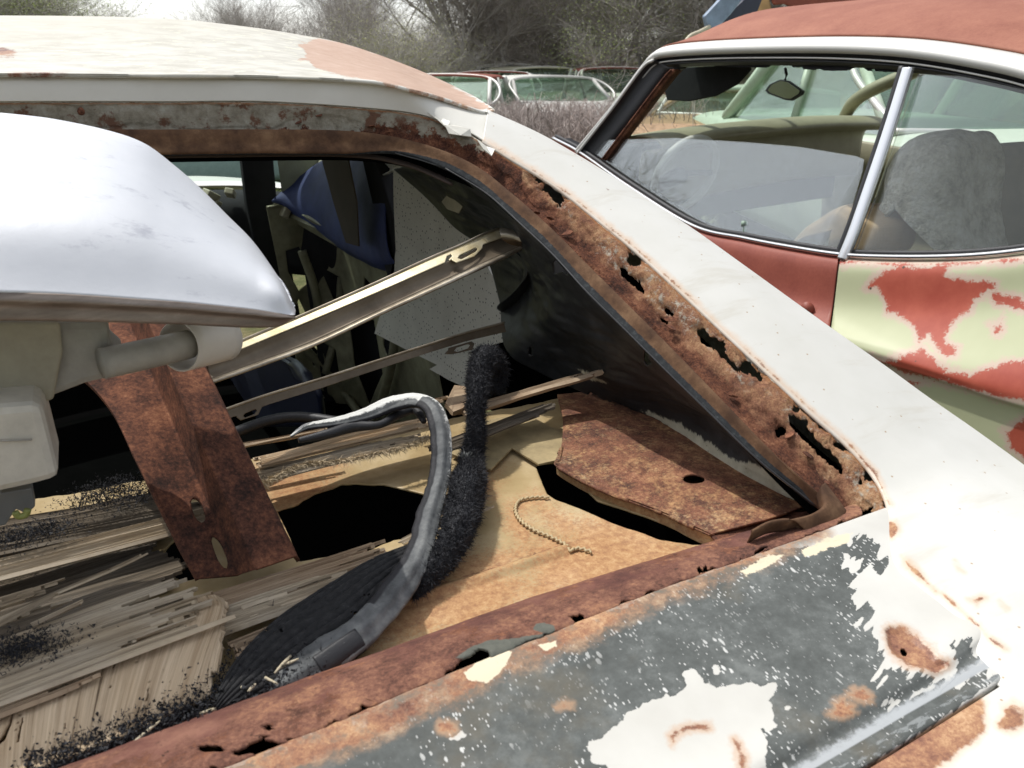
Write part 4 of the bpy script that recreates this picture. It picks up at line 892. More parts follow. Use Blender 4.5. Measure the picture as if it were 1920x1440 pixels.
# fibres on the torn tan layer
def fibres(name, base_pts, cnt, ln, wd_, mat, seed, parent=None, spread=.6, dirv=(0, 0, 1), **k):
    r = np.random.RandomState(seed); base_pts = np.asarray(base_pts)
    i = r.randint(0, len(base_pts), cnt); P = base_pts[i] + r.normal(0, 1, (cnt, 3)) * wd_ * .5
    D_ = np.array(dirv) + r.normal(0, spread, (cnt, 3)); D_ /= np.linalg.norm(D_, axis=1, keepdims=True)
    S_ = np.cross(D_, r.normal(0, 1, (cnt, 3))); S_ /= np.linalg.norm(S_, axis=1, keepdims=True)
    l = ln * r.uniform(.4, 1.2, (cnt, 1)); b = r.normal(0, .35, (cnt, 3)) * l
    v = np.stack([P - S_ * wd_, P + S_ * wd_, P + D_ * l * .55 + b * .4 + S_ * wd_ * .8, P + D_ * l * .55 + b * .4 - S_ * wd_ * .8, P + D_ * l + b], 1).reshape(-1, 3)
    q = np.arange(cnt)[:, None] * 5
    f = (q + [0, 1, 2, 3]).tolist() + (q + [3, 2, 4]).tolist()
    return mesh(name, v, f, mat, parent, **k)
eb = cr(crv([(490, 905), (560, 872), (640, 862), (700, 850), (760, 835), (815, 815)], Z(.892)), 300)
fz = fibres('ply_fibres', eb, 2600, .0065, .00035, simple('pale_wood_fibre', (.50, .40, .26), .9, var=.3), 12, None, spread=.5, dirv=(.3, -.8, -.3)); fz['kind'] = 'stuff'; fz['label'] = 'fuzzy pale wood fibres along the torn ply edge under the grey seal'
# black fibrous carpet strip
m_char = M('black_carpet_fibre', .75); m_char.set('Base Color', m_char.ramp(m_char.noise(200, 5, .8), [(.3, (.006, .006, .008)), (.62, (.022, .023, .028)), (.8, (.12, .12, .12))])); m_char = m_char.mat
carpet = thing('carpet_strip', 'black shaggy charred carpet strip standing up from the shelf and hanging over the tan metal', 'carpet strip', tuple(Z(.86)(800, 1060)))
cpth = np.array([FIX(.91)(932, 735), FIX(.91)(934, 695), FIX(.89)(915, 668), FIX(.87)(899, 690), FIX(.84)(893, 740), FIX(.828)(892, 800), FIX(.822)(884, 860), Z(.885)(876, 920), Z(.882)(866, 970), Z(.876)(850, 1015), Z(.872)(824, 1055), Z(.868)(792, 1092), Z(.866)(772, 1112)])
Gt = tubeG(cpth, [.007, .011, .013, .011, .009, .0095, .011, .013, .015, .0145, .0125, .009, .0045], 40, 260)
cen = Gt.mean(1, keepdims=True); Gt = cen + (Gt - cen) * (1 + .6 * fbm(Gt, 55, 4, 4))[..., None]
f_ = gfaces(260, 40, closed=True).tolist(); mesh('carpet_backing', Gt.reshape(-1, 3), f_, m_char, carpet)
o_ = fibres('carpet_pile', Gt.reshape(-1, 3), 60000, .0055, .00028, m_char, 3, carpet, spread=1.0, dirv=(0, -.1, .1)); o_['kind'] = 'stuff'
lint = M('grey_lint', .8); lint.set('Base Color', lint.ramp(lint.noise(300, 4, .7), [(.3, (.09, .10, .10)), (.7, (.30, .30, .28))])); 
o_ = fibres('lint_tuft', np.vstack([cr(crv([(870, 855), (880, 870), (872, 885)], FIX(.80)), 30), cr(crv([(868, 905), (862, 925)], FIX(.78)), 20)]), 700, .006, .0004, lint.mat, 5, carpet, spread=1.2); o_['kind'] = 'stuff'

# grey weathered rubber seal, bent like a cane
seal = thing('rubber_seal', 'bent grey weathered rubber window seal arching over the shelf like a cane', 'window seal', tuple(Z(.87)(690, 1165)))
sp_px = [(545, 818, .915), (575, 800, .917), (625, 792, .918), (680, 779, .920), (730, 759, .925), (775, 751, .93), (808, 762, .93), (824, 795, .92), (829, 840, .905), (826, 890, .89), (813, 940, .885), (800, 985, .882), (790, 1030, .880), (766, 1080, .878), (738, 1120, .876), (705, 1160, .874), (668, 1195, .872), (625, 1225, .870), (590, 1250, .868), (550, 1278, .867), (510, 1300, .866), (470, 1318, .864)]
sp_ = np.array([Z(c)(a_, b_) for a_, b_, c in sp_px])
def mat_seal():
    a = M('grey_weathered_rubber', .6, 0, .35)
    v = a.vec((1, 1, 1)); n_ = a.noise(60, 7, .72)
    c_ = a.ramp(a.m('ADD', a.m('MULTIPLY', n_, .5), a.m('MULTIPLY', a.noise(14, 4, .6), .5)), [(.32, (.035, .038, .04)), (.5, (.12, .125, .125)), (.62, (.22, .225, .215)), (.75, (.45, .45, .42))])
    k = a.m('ADD', a.attr('white'), a.m('MULTIPLY', a.m('SUBTRACT', a.noise(110, 7, .75), .5), 1.5))
    c_ = a.mix(a.sm(k, .05, .2), c_, (.62, .62, .58))
    c_ = a.mix(a.sm(a.attr('blk'), -.05, .05), c_, (.012, .012, .015))
    a.set('Base Color', c_); a.bump(a.m('ADD', a.noise(90, 7, .75), a.m('MULTIPLY', a.sm(k, .05, .2), .6)), .6, .002); return a.mat
m_seal = mat_seal()
pr = [(1.0, .0), (.9, .55), (.55, .62), (.25, .38), (-.15, .38), (-.5, .8), (-.95, .55), (-1.05, 0), (-.9, -.5), (-.2, -.65), (.6, -.55), (.95, -.35)]
pr = [(math.cos(a_) * (1.0 + .10 * math.cos(3 * a_)), math.sin(a_) * (.62 + .06 * math.sin(5 * a_))) for a_ in np.linspace(0, 2 * math.pi, 24, endpoint=False)]
Gs = tubeG(sp_, [.0012, .004, .0055, .007, .0085, .0095, .010, .0105, .0105, .0105, .0102, .010, .0105, .0105, .0105, .0112, .012, .0115, .0125, .0135, .0120, .006], n=320, prof=pr, up=(.2, -.5, .85))
cen = Gs.mean(1, keepdims=True); aa = np.linspace(0, 2 * math.pi, 24, endpoint=False)
groove = 1 - .22 * np.exp(-((aa[None] - 1.9) / .25) ** 2) - .10 * np.exp(-((aa[None] - 1.0) / .18) ** 2)
Gs = cen + (Gs - cen) * (groove * (1 + .26 * fbm(Gs, 90, 4, 4, .65) + .12 * fbm(Gs, 16, 2, 9)))[..., None]
tl = np.linspace(0, 1, 320)[:, None] + 0 * aa[None]
white = -.45 + .55 * np.exp(-((aa[None] - 1.35) / .7) ** 2) * np.clip((.62 - tl) * 4, 0, 1) + .9 * np.exp(-((aa[None] - 1.2) / .9) ** 2) * np.clip((.42 - tl) * 5, 0, 1) - .2 * (tl > .5)
bks = np.where((aa[None] > 2.3) & (aa[None] < 5.2), .3, -.3) * np.where((tl > .28) & (tl < .78), 1, -1) ; bks = np.where((tl > .28) & (tl < .78), bks, -.4)
qx, qy = proj(Gs); rx = (qx - qx.min(1, keepdims=True)) / np.ptp(qx, 1, keepdims=True); ry = (qy - qy.min(1, keepdims=True)) / np.ptp(qy, 1, keepdims=True)
bks = np.where((tl > .27) & (tl < .80), (.30 - rx) * 1.2, np.where(tl <= .27, (ry - .74) * 1.2, -.4))
white = np.where(tl < .27, (.42 - ry) * 1.6, (rx - .80) * 1.6 - np.clip(tl - .3, 0, 1) * .8)
mesh('seal_bulb', Gs.reshape(-1, 3), gfaces(320, 24, closed=True).tolist() + [list(range(24))[::-1], list(range(319 * 24, 320 * 24))], m_seal, seal, smooth=True, attrs={'white': white, 'blk': bks})
# torn black inner tongue and the black sleeve patch
tube('seal_tongue', crv([(560, 826), (620, 812), (660, 800), (712, 796), (745, 778), (778, 768), (795, 790)], Z(.912)), [.003, .005, .006, .004, .005, .005, .003], m_black, seal, 8, n=60)
k0 = tubeG(sp_[16:19] * 1.0, [.0118, .0124, .0130], n=24, prof=[(math.cos(a_), math.sin(a_) * .7) for a_ in np.linspace(1.2, 3.5, 14)], up=(.2, -.5, .85))
gmesh('black_sleeve', k0, m_black, seal, thick=.001)

# ribbed black mat
rb = M('ribbed_black_mat', .8, 0, .25); rb.set('Base Color', rb.ramp(rb.noise(150, 7, .8), [(.35, (.010, .010, .011)), (.6, (.028, .028, .029)), (.8, (.16, .16, .155))])); rb.bump(rb.noise(260, 7, .75), .8, .002)
ma = crv([(780, 1020), (700, 1050), (600, 1110), (520, 1165), (450, 1235), (395, 1330)], Z(.878)); mb = crv([(778, 1062), (735, 1120), (690, 1178), (610, 1232), (530, 1285), (420, 1340)], Z(.870))
G = matched([ma + (0, .003, -.008), ma, .5 * ma + .5 * mb + (0, 0, .003), mb], 220, 240); px, py = proj(G)
tv = np.linspace(0, 1, 240)[:, None]; rib = np.abs(np.sin(tv * math.pi * 11)) ** .7
o = gmesh('ribbed_mat', G, rb.mat, None, hole=np.where(np.abs(tv - .5) > .44, n2(px, py, .09, 3, 4) * 30 + (np.abs(tv - .5) - .5) * 60, n2(px, py, .06, 3, 4) * 30 - 9.5) + np.maximum(430 - px, 0) * .25, thick=.002, disp=.0015 * rib + .0020 * fbm(G, 30, 5, 4, .6) + .0008 * fbm(G, 200, 3, 9))
tag(o, 'charred black ribbed rubber mat lying under the grey window seal', 'mat')

# black crumbs and straw along the lip
def crumbs(name, centre_fn, cnt, smin, smax, mat, seed, **k):
    r = np.random.RandomState(seed); vs_, fs = [], []
    base = np.array([(1, 0, 0), (-.5, .87, 0), (-.5, -.87, 0), (.5, .4, .8), (0, 0, .9), (-.4, .1, .7)])
    for i in range(cnt):
        c_ = centre_fn(r); s_ = r.uniform(smin, smax); R_ = r.normal(0, 1, (3, 3)); q_, _ = np.linalg.qr(R_)
        v = (base + r.normal(0, .3, base.shape)) @ q_ * s_ * r.uniform(.3, 1, 3) + c_; o0 = len(vs_) * 6
        vs_.append(v); fs += [[o0, o0 + 1, o0 + 4], [o0, o0 + 2, o0 + 1], [o0 + 2, o0 + 3, o0 + 1], [o0 + 3, o0 + 4, o0 + 1], [o0, o0 + 4, o0 + 2], [o0 + 4, o0 + 3, o0 + 2]]
    o = mesh(name, np.vstack(vs_), fs, mat, None, **k); o['kind'] = 'stuff'; return o
lipline = cr(crv([(60, 1455), (150, 1415), (260, 1375), (400, 1318), (480, 1290), (560, 1240)], Z(.868)), 200)
def near_lip(r):
    k_ = r.randint(0, 200); p = lipline[k_] + r.normal(0, 1, 3) * (.007 + .008 * (k_ > 110), .0075 + .008 * (k_ > 110), .003); p[2] = max(p[2], .862) + r.rand() * .006; return p
o = crumbs('foam_crumbs', near_lip, 7000, .0005, .0021, m_char, 4); o['label'] = 'black crumbled foam heaped along the rusted window lip'
fb_ = fibres('foam_fibres', np.array([near_lip(np.random.RandomState(i)) for i in range(2500)]), 5000, .0032, .0003, m_char, 8, None, spread=1.0); fb_['kind'] = 'stuff'; fb_['label'] = 'black fibres matted along the rusted window lip'
heaps = [Z(.893)(25, 1215), Z(.893)(50, 1220), Z(.90)(215, 910), Z(.90)(260, 925), Z(.90)(180, 935), Z(.895)(90, 990), Z(.895)(20, 1010)]
o = crumbs('foam_crumbs', lambda r: heaps[r.randint(0, len(heaps))] + r.normal(0, 1, 3) * (.014, .008, .003) , 3500, .0004, .0016, m_char, 14); o['label'] = 'black foam crumbs in small heaps on the plywood'
fb_ = fibres('foam_fibres', np.array([heaps[i % 7] + np.random.RandomState(i).normal(0, 1, 3) * (.014, .008, .003) for i in range(2500)]), 5000, .0032, .0003, m_char, 8, None, spread=1.0); fb_['kind'] = 'stuff'; fb_['label'] = 'black fibres on the plywood behind the bracket'
m_straw = simple('dry_straw', (.42, .36, .25), .7, var=.3)
SL = ['straw crossing a darker patch of crumbs just left of the seal end', 'pale straw poking out of the crumbs towards the grey seal', 'straw lying flat close to the corner of the pale plywood', 'long straw leaning against the edge of the pale plywood sheet', 'short straw glinting between mat corner and rusted lip', 'short straw stub beside the grey seal end', 'straw half buried at the bottom edge of the pale plywood', 'straw farthest down the rusted lip, away from the seal', 'thin straw crossing the edge of the ribbed mat']
strw = [((475, 1262), (520, 1282), .874), ((520, 1255), (560, 1235), .876), ((375, 1338), (425, 1325), .872), ((245, 1398), (300, 1352), .874), ((440, 1300), (456, 1286), .876), ((465, 1298), (480, 1282), .876), ((300, 1385), (330, 1365), .872), ((200, 1412), (232, 1402), .872), ((545, 1230), (515, 1262), .878)]
def flat_prof(): return [(1, .0), (0, .35), (-1, 0), (0, -.35)]
for i, (a_, b_, zz) in enumerate(strw):
    tag(tube('straw', np.array([Z(zz)(*a_), Z(zz + .001)((a_[0] + b_[0]) / 2, (a_[1] + b_[1]) / 2 - 1), Z(zz + .002)(*b_)]), [.0010, .0012, .0006], m_straw, None, 6, n=8), SL[i], 'straw', 'bits of straw in the black crumbs')

# ---- two slotted chrome window mouldings
m_trimmetal = M('worn_stainless', .38, .85); m_trimmetal.set('Base Color', m_trimmetal.ramp(m_trimmetal.noise(25, 6, .7), [(.3, (.20, .165, .12)), (.55, (.40, .35, .27)), (.75, (.56, .52, .44))])); m_trimmetal.set('Roughness', m_trimmetal.m('ADD', m_trimmetal.m('MULTIPLY', m_trimmetal.noise(40, 5, .7), .4), .2)); m_trimmetal.bump(m_trimmetal.noise(400, 4, .7), .12, .0005); m_trimmetal = m_trimmetal.mat
m_flangegold = M('sun_gold_flange', .4, .55); m_flangegold.set('Base Color', m_flangegold.ramp(m_flangegold.noise(35, 6, .7), [(.3, (.55, .44, .22)), (.6, (.76, .68, .48)), (.8, (.82, .78, .66))])); m_flangegold.bump(m_flangegold.noise(300, 5, .7), .2, .001); m_flangegold = m_flangegold.mat  # gold of the sun on the flange is put into its colour
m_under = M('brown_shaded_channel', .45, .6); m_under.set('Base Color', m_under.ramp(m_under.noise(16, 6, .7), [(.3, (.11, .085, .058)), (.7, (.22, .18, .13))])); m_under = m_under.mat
ba = thing('window_moulding', 'upper slotted stainless moulding with a bent-over end, leaning from the bumper across the opening', 'moulding', tuple(FIX(.75)(400, 710)), 'slotted mouldings lying across the opening')
def bar(parent, tl, tr, bl_, br_, d0, d1, flw, n=160, tip=None):
    """tl..tr upper edge pixels, bl..br lower edge pixels, distances d0 (left) and d1 (right)"""
    n_ = len(tl)
    dd = np.linspace(d0, d1, n_)
    T_ = np.array([FIX(d)(*p) for p, d in zip(tl, dd)]); B_ = np.array([FIX(d + .004)(*p) for p, d in zip(bl_, dd)]); F_ = np.array([FIX(d - .002)(*p) for p, d in zip(tr, dd)]); H_ = np.array([FIX(d - .006)(*p) for p, d in zip(br_, dd)])
    return T_, F_, H_, B_
tl = [(385, 668), (470, 632), (570, 590), (700, 533), (800, 487), (870, 457), (905, 440), (935, 429)]
fl = [(388, 680), (474, 645), (576, 603), (708, 547), (808, 503), (876, 474), (910, 458), (940, 446)]
lw = [(392, 712), (480, 680), (588, 640), (715, 580), (820, 532), (895, 498), (940, 478), (975, 462)]
bt = [(396, 720), (484, 689), (592, 648), (718, 589), (824, 541), (898, 507), (944, 486), (980, 468)]
dd = np.linspace(.80, .99, 8)
T1 = np.array([FIX(d)(*p) for p, d in zip(tl, dd)]); F1 = np.array([FIX(d - .012)(*p) for p, d in zip(fl, dd)]); L1 = np.array([FIX(d - .016)(*p) for p, d in zip(lw, dd)]); B1 = np.array([FIX(d - .022)(*p) for p, d in zip(bt, dd)])
# flange with slot tabs
fg = matched([T1, F1 + (F1 - T1) * 1.6], 900, 40, smooth=False); px, py = proj(fg)
tabs = [(838, 486, 904, 456)]
base_line = sd(px, py, tl + [(940, 446), (912, 456)] + fl[::-1][2:])
tab = sd(px, py, [(846, 476), (868, 468), (900, 448), (907, 452), (904, 466), (890, 480), (856, 492), (848, 488)])
slot = sd(px, py, [(858, 484), (862, 478), (892, 464), (896, 466), (892, 472), (866, 486)])
notch = sd(px, py, [(834, 492), (838, 480), (846, 476), (848, 480), (842, 486), (842, 496)])
keepf = np.maximum(base_line, tab); gmesh('slotted_flange', fg, m_flangegold, ba, hole=np.maximum(-keepf, np.maximum(slot, notch)), thick=.001)
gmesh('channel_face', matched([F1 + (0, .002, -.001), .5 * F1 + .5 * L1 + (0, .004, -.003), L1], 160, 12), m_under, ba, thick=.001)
gmesh('rolled_edge', matched([L1, .6 * L1 + .4 * B1 + (0, -.003, .001), B1, B1 + (0, .004, -.002)], 160, 10), m_trimmetal, ba, thick=.001)
tube('top_bead', T1 + (0, -.0005, .0005), .0016, m_trimmetal, ba, 8, n=120)
e1 = np.array([FIX(.99)(*p) for p in [(905, 438), (935, 427), (960, 430), (980, 440), (986, 448)]]); e2 = np.array([FIX(.985)(*p) for p in [(912, 456), (938, 446), (958, 447), (975, 453), (984, 457)]]); e3 = np.array([FIX(1.0)(*p) for p in [(930, 482), (950, 474), (965, 468), (976, 463), (985, 458)]])
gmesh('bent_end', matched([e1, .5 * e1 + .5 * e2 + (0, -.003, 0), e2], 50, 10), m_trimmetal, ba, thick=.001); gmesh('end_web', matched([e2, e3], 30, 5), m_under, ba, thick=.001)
bb = thing('window_moulding', 'lower thin slotted moulding with a slotted tab near either end, lying below the bent one', 'moulding', tuple(FIX(.85)(440, 780)), 'slotted mouldings lying across the opening')
tl = [(420, 770), (500, 742), (600, 712), (700, 680), (800, 648), (870, 626), (945, 606)]; lw = [(424, 787), (505, 758), (605, 727), (704, 694), (805, 661), (873, 640), (949, 622)]
dd = np.linspace(.84, 1.0, 7); T2 = np.array([FIX(d)(*p) for p, d in zip(tl, dd)]); L2 = np.array([FIX(d)(*p) for p, d in zip(lw, dd)])
fg = matched([T2, L2 + (L2 - T2) * 1.3], 900, 44, smooth=False); px, py = proj(fg)
base_line = sd(px, py, tl + lw[::-1])
tab = mx(px, py, [[(834, 664), (842, 652), (884, 640), (890, 644), (886, 656), (848, 664)], [(444, 782), (452, 768), (488, 756), (492, 762), (484, 778), (452, 788)]])
slot = mx(px, py, [[(852, 658), (856, 652), (878, 645), (882, 647), (878, 653), (858, 660)], [(456, 780), (460, 775), (480, 767), (482, 770), (478, 776), (460, 783)], [(424, 792), (428, 786), (440, 780), (440, 786)], [(834, 662), (836, 652), (841, 650), (841, 656)]])
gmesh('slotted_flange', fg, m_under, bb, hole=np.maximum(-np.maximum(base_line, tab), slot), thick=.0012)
tube('top_bead', T2 + (0, -.0005, .001), .0015, m_trimmetal, bb, 8, n=100)
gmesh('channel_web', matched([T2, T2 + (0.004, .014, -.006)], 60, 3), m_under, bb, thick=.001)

# perforated headliner board leaning against the far side
brd = crv([(737, 310), (800, 322), (830, 345), (840, 395), (880, 440), (925, 520), (946, 572), (946, 640), (880, 660), (850, 700), (815, 682), (770, 660), (702, 625), (722, 560), (742, 470), (738, 380)], RW(.50))
tag(prism('headliner_board', brd + (0, 0, 0), MB_, None, .006), 'cream perforated headliner board leaning inside behind the two mouldings', 'panel')
tag(prism('headliner_board', crv([(805, 692), (850, 668), (900, 660), (905, 720), (880, 730), (840, 712)], RW(.46)), MB_, None, .005), 'small torn piece of perforated board beside the black carpet strip', 'panel')

# ================================================================ chrome bumper laid across the shelf, on its rusted bracket
bmp = thing('bumper', 'dented chrome bumper end over the shelf on a rusted bracket and white plastic mount', 'bumper', tuple(Z(.87)(470, 1060)))
def mat_chrome():
    a = M('dull_chrome', .22, 1.0)
    a.set('Base Color', a.mix(a.sm(a.noise(16, 8, .78, a.vec((1, 3, 2), (0, 20, 10))), .55, .70), a.ramp(a.noise(6, 6, .7), [(.3, (.60, .615, .64)), (.7, (.69, .70, .725))]), (.45, .46, .50)))
    sc_ = a.sm(a.noise(12, 8, .75, a.vec((1, 1, 1), (0, 0, 20))), .58, .68)
    a.set('Roughness', a.m('ADD', a.m('MULTIPLY', sc_, .12), .50)); a.set('Metallic', .35)
    a.bump(a.m('ADD', a.noise(90, 6, .7), a.m('MULTIPLY', a.noise(9, 3, .5), 2.0)), .10, .002); return a.mat
m_chr = mat_chrome()
m_bedge = M('scuffed_bumper_edge', .45, .5); m_bedge.set('Base Color', m_bedge.ramp(m_bedge.noise(22, 7, .7, m_bedge.vec((1, 3, 5))), [(.3, (.14, .11, .09)), (.6, (.27, .225, .19)), (.8, (.48, .45, .41))])); m_bedge.bump(m_bedge.noise(120, 6, .7), .3, .001); m_bedge = m_bedge.mat
BT = crv([(-700, 190), (-400, 196), (-100, 205), (0, 211), (100, 222), (200, 243), (270, 268), (325, 308), (378, 354), (425, 402), (474, 454), (520, 520), (554, 582)], V(.74))
for i_, dv in ((7, -.003), (8, -.012), (9, -.028), (10, -.052), (11, -.092), (12, -.155)): BT[i_] = V(.74 + dv)(*[(325, 308), (378, 354), (425, 402), (474, 454), (520, 520), (554, 582)][i_ - 7])
BB = crv([(-700, 548), (-400, 546), (-100, 547), (0, 548), (90, 550), (170, 554), (240, 559), (300, 563), (360, 568), (420, 574), (475, 580), (520, 587), (553, 592)], V(.56))
bm1 = .65 * BT + .35 * BB + np.array([0, -.012, .010]); bm2 = .3 * BT + .7 * BB + np.array([0, -.016, .012])
bm1[-1] = .65 * BT[-1] + .35 * BB[-1]; bm2[-1] = .3 * BT[-1] + .7 * BB[-1]
bm1[8:10] += np.array([.0, .001, .0])
G = matched([BT + np.where(np.arange(13)[:, None] < 11, np.array([[0, .02, -.03]]), np.array([[0, .002, -.001]])), BT, bm1, bm2, BB], 300, 120)
gmesh('bumper_face', G, m_chr, bmp, thick=.002, disp=.0015 * fbm(G, 8, 3, 5))
BU = crv([(-700, 600), (-400, 600), (-100, 601), (0, 602), (90, 602), (170, 603), (240, 605), (300, 607), (360, 609), (420, 612), (475, 614), (520, 612), (550, 598)], V(.563))
gmesh('bumper_lip', matched([BB, .75 * BB + .25 * BU + (0, -.003, 0), .5 * BB + .5 * BU, BU, BU + np.where(np.arange(13)[:, None] < 11, np.array([[0, .02, .006]]), np.array([[0, .003, .001]]))], 200, 24), m_bedge, bmp, thick=.002, disp=.0008 * fbm(G[:24, :200], 20, 3))
# rusted bracket with two slots
bL = [(150, 735), (205, 745), (260, 860), (300, 950), (340, 1030), (365, 1082)]; bM_ = [(205, 630), (300, 700), (395, 860), (430, 930), (468, 1010), (500, 1050)]; bR = [(330, 640), (385, 705), (450, 840), (490, 920), (530, 990), (557, 1043)]
dq = [.80, .80, .775, .765, .755, .75]
def ln_(a_, b_): return [(a_[0] + (b_[0] - a_[0]) * t_, a_[1] + (b_[1] - a_[1]) * t_) for t_ in (0, .2, .4, .6, .8, 1)]
gp = [[(96, 655), (196, 752), (254, 862), (296, 950), (332, 1022), (366, 1086)], ln_((236, 590), (446, 1078)), ln_((272, 590), (480, 1068)), ln_((338, 590), (556, 1042))]
zs = [[1.0, .972, .944, .918, .894, .872], [1.012, .984, .955, .926, .898, .870], [1.034, 1.004, .974, .944, .914, .884], [1.026, .997, .968, .938, .909, .880]]
gq = [np.array([Z(zz)(*p) for p, zz in zip(r_, z_)]) for r_, z_ in zip(gp, zs)]
G = matched([gq[0] + (0, .006, -.006), gq[0], gq[1], gq[2], gq[3], gq[3] + (.004, .010, -.012)], 300, 120, smooth=False); px, py = proj(G)
gmesh('rusted_bracket', G, m_rust_bracket, bmp, thick=.003, hole=mx(px, py, [blob(372, 956, 11, 25, -20, j=.04), blob(412, 1035, 9, 33, -22, j=.04)]), disp=.0008 * fbm(G, 40, 4))
# cast arm, tube and white plastic collar
m_arm = simple('grey_painted_arm', (.34, .33, .29), .6, var=.3, sc=18, bmp=.3, bsc=120)
aL = crv([(-200, 600), (0, 600), (115, 606), (205, 606)], V(.66)); 
armP = [(-250, 605), (205, 603), (206, 650), (235, 665), (232, 705), (160, 722), (92, 748), (78, 755), (0, 760), (-250, 770)]
prism('mount_arm', crv(armP, V(.645)), m_arm, bmp, .05, bevel=.006)
prism('arm_web', crv([(-120, 605), (112, 605), (118, 660), (100, 750), (60, 762), (-120, 770)], V(.638)), simple('stained_arm', (.36, .335, .25), .6, var=.35, sc=10, bmp=.3), bmp, .004, bevel=.002)
tube('mount_tube', np.array([V(.63)(190, 682), V(.64)(270, 665), V(.66)(355, 645)]), .0115, m_arm, bmp, 20, n=12)
wp_ = simple('white_plastic', (.66, .63, .56), .4, var=.06)
c0, c1_ = V(.665)(330, 650), V(.70)(420, 630)
tube('plastic_collar', np.array([V(.655)(335, 650), V(.675)(385, 640), V(.69)(418, 632)]), .0190, wp_, bmp, 28, n=6, cap=False, thick=.0012)
prism('collar_tail', crv([(405, 612), (435, 612), (422, 640), (418, 660)], V(.70)), wp_, bmp, .002)
# lower white moulded block
wb = simple('mouldy_white_plastic', (.56, .54, .47), .6, var=.22, sc=22, bmp=.25, bsc=150)
b0 = [V(.60)(*p) for p in [(-250, 765), (0, 762), (60, 757), (78, 762), (95, 830), (112, 898), (60, 912), (0, 925), (-250, 960)]]
prism('plastic_mount', np.array(b0), wb, bmp, .06, bevel=.006)
tube('mount_rib', np.array([V(.598)(-100, 830), V(.598)(20, 826), V(.598)(60, 824)]), .0007, m_arm, bmp, 6, n=8)
prism('clip', crv([(0, 925), (60, 915), (66, 950), (50, 965), (30, 955), (10, 985), (-20, 990)], V(.625)), simple('clip_grey', (.15, .16, .16), .4), bmp, .01, bevel=.001)
tube('green_hose', crv([(28, 960), (35, 968), (48, 965), (52, 955)], V(.61)), .0025, simple('green_rubber', (.25, .28, .08), .5), bmp, 8, n=20)
0 and tube('spring_clip', crv([(286, 740), (300, 728), (316, 745), (308, 770), (292, 768)], Z(.975)), .004, m_rust, bmp, 8, n=24)
# dark rolled roof-felt seen under the moulding
tag(tube('black_hose', crv([(430, 815), (500, 790), (560, 782), (630, 790), (700, 800)], Z(.88)), .006, m_black, None, 10, n=40), 'black rubber hose in shade behind the plywood layers', 'hose')
# ================================================================ the red and green coupe alongside
rc_ = thing('parked_coupe', 'derelict coupe with dull red roof and door and a green rear quarter blotched with red', 'car', (1.9, 1.4, 0))
def mat_redpaint(name, lo=(.20, .052, .036), hi=(.33, .105, .072), rough=.62, spk=True):
    a = M(name, rough, 0, .35)
    c = a.ramp(a.m('ADD', a.m('MULTIPLY', a.noise(9, 6, .65), .6), a.m('MULTIPLY', a.noise(150, 5, .75), .4)), [(.32, lo), (.68, hi)])
    if spk: c = a.mix(a.sm(a.noise(240, 5, .8), .66, .72), c, (.50, .27, .18))
    a.set('Base Color', c); a.bump(a.noise(300, 5, .7), .2, .001); return a.mat
m_redroof = mat_redpaint('sunburnt_red_roof', (.23, .075, .048), (.36, .15, .095), .75)
m_reddoor = mat_redpaint('red_door_paint', (.20, .045, .030), (.31, .085, .055), .5, False)
def mat_green():
    a = M('green_and_red_paint', .42, 0, .45)
    g = a.ramp(a.noise(4, 4, .6), [(.3, (.42, .44, .265)), (.7, (.50, .52, .335))])
    r = a.ramp(a.noise(14, 6, .7), [(.3, (.33, .055, .032)), (.7, (.43, .095, .055))])
    pk = a.mix(a.noise(60, 5, .7), (.52, .36, .30), (.58, .46, .38))
    k = a.m('ADD', a.attr('red'), a.m('ADD', a.m('MULTIPLY', a.m('SUBTRACT', a.noise(26, 9, .78), .5), 1.7), a.m('MULTIPLY', a.m('SUBTRACT', a.noise(190, 7, .85), .5), 1.4)))
    c = a.mix(a.m('MULTIPLY', a.sm(k, -.55, -.15), .85), g, pk); c = a.mix(a.sm(k, -.02, .16), c, r)
    c = a.mix(a.sm(a.vor(16), .055, .04), c, (.08, .05, .03))
    a.set('Base Color', c); a.set('Roughness', a.fmix(a.sm(k, 0, .1), .4, .55)); a.bump(a.sm(k, 0, .1), .15, .001); return a.mat
m_green = mat_green()
m_chromestrip = M('bright_moulding', .22, .9); m_chromestrip.set('Base Color', (.72, .72, .72)); m_chromestrip = m_chromestrip.mat
m_alum = M('dull_roof_rail', .5, .3); m_alum.set('Base Color', (.66, .65, .61)); m_alum = m_alum.mat
m_beige = simple('beige_dashboard', (.30, .28, .185), .55, var=.12)
def GU(z_ref=.87, u0=1.396, k=.35): return PL((u0, 1, z_ref), (1, 0, -k))      # leaning plane of its side windows
belt = [(1040, 262), (1090, 289), (1180, 352), (1300, 426), (1400, 451), (1500, 470), (1580, 482), (1650, 486), (1740, 487), (1830, 484), (1920, 475), (2050, 455), (2200, 425)]
rail = [(1085, 286), (1150, 208), (1205, 135), (1226, 112), (1250, 104), (1330, 98), (1450, 95), (1560, 95), (1660, 99), (1740, 107), (1830, 122), (1920, 142), (2050, 185), (2200, 260)]
Bp = crv(belt, GU()); Rp = crv(rail, GU(k=.36))
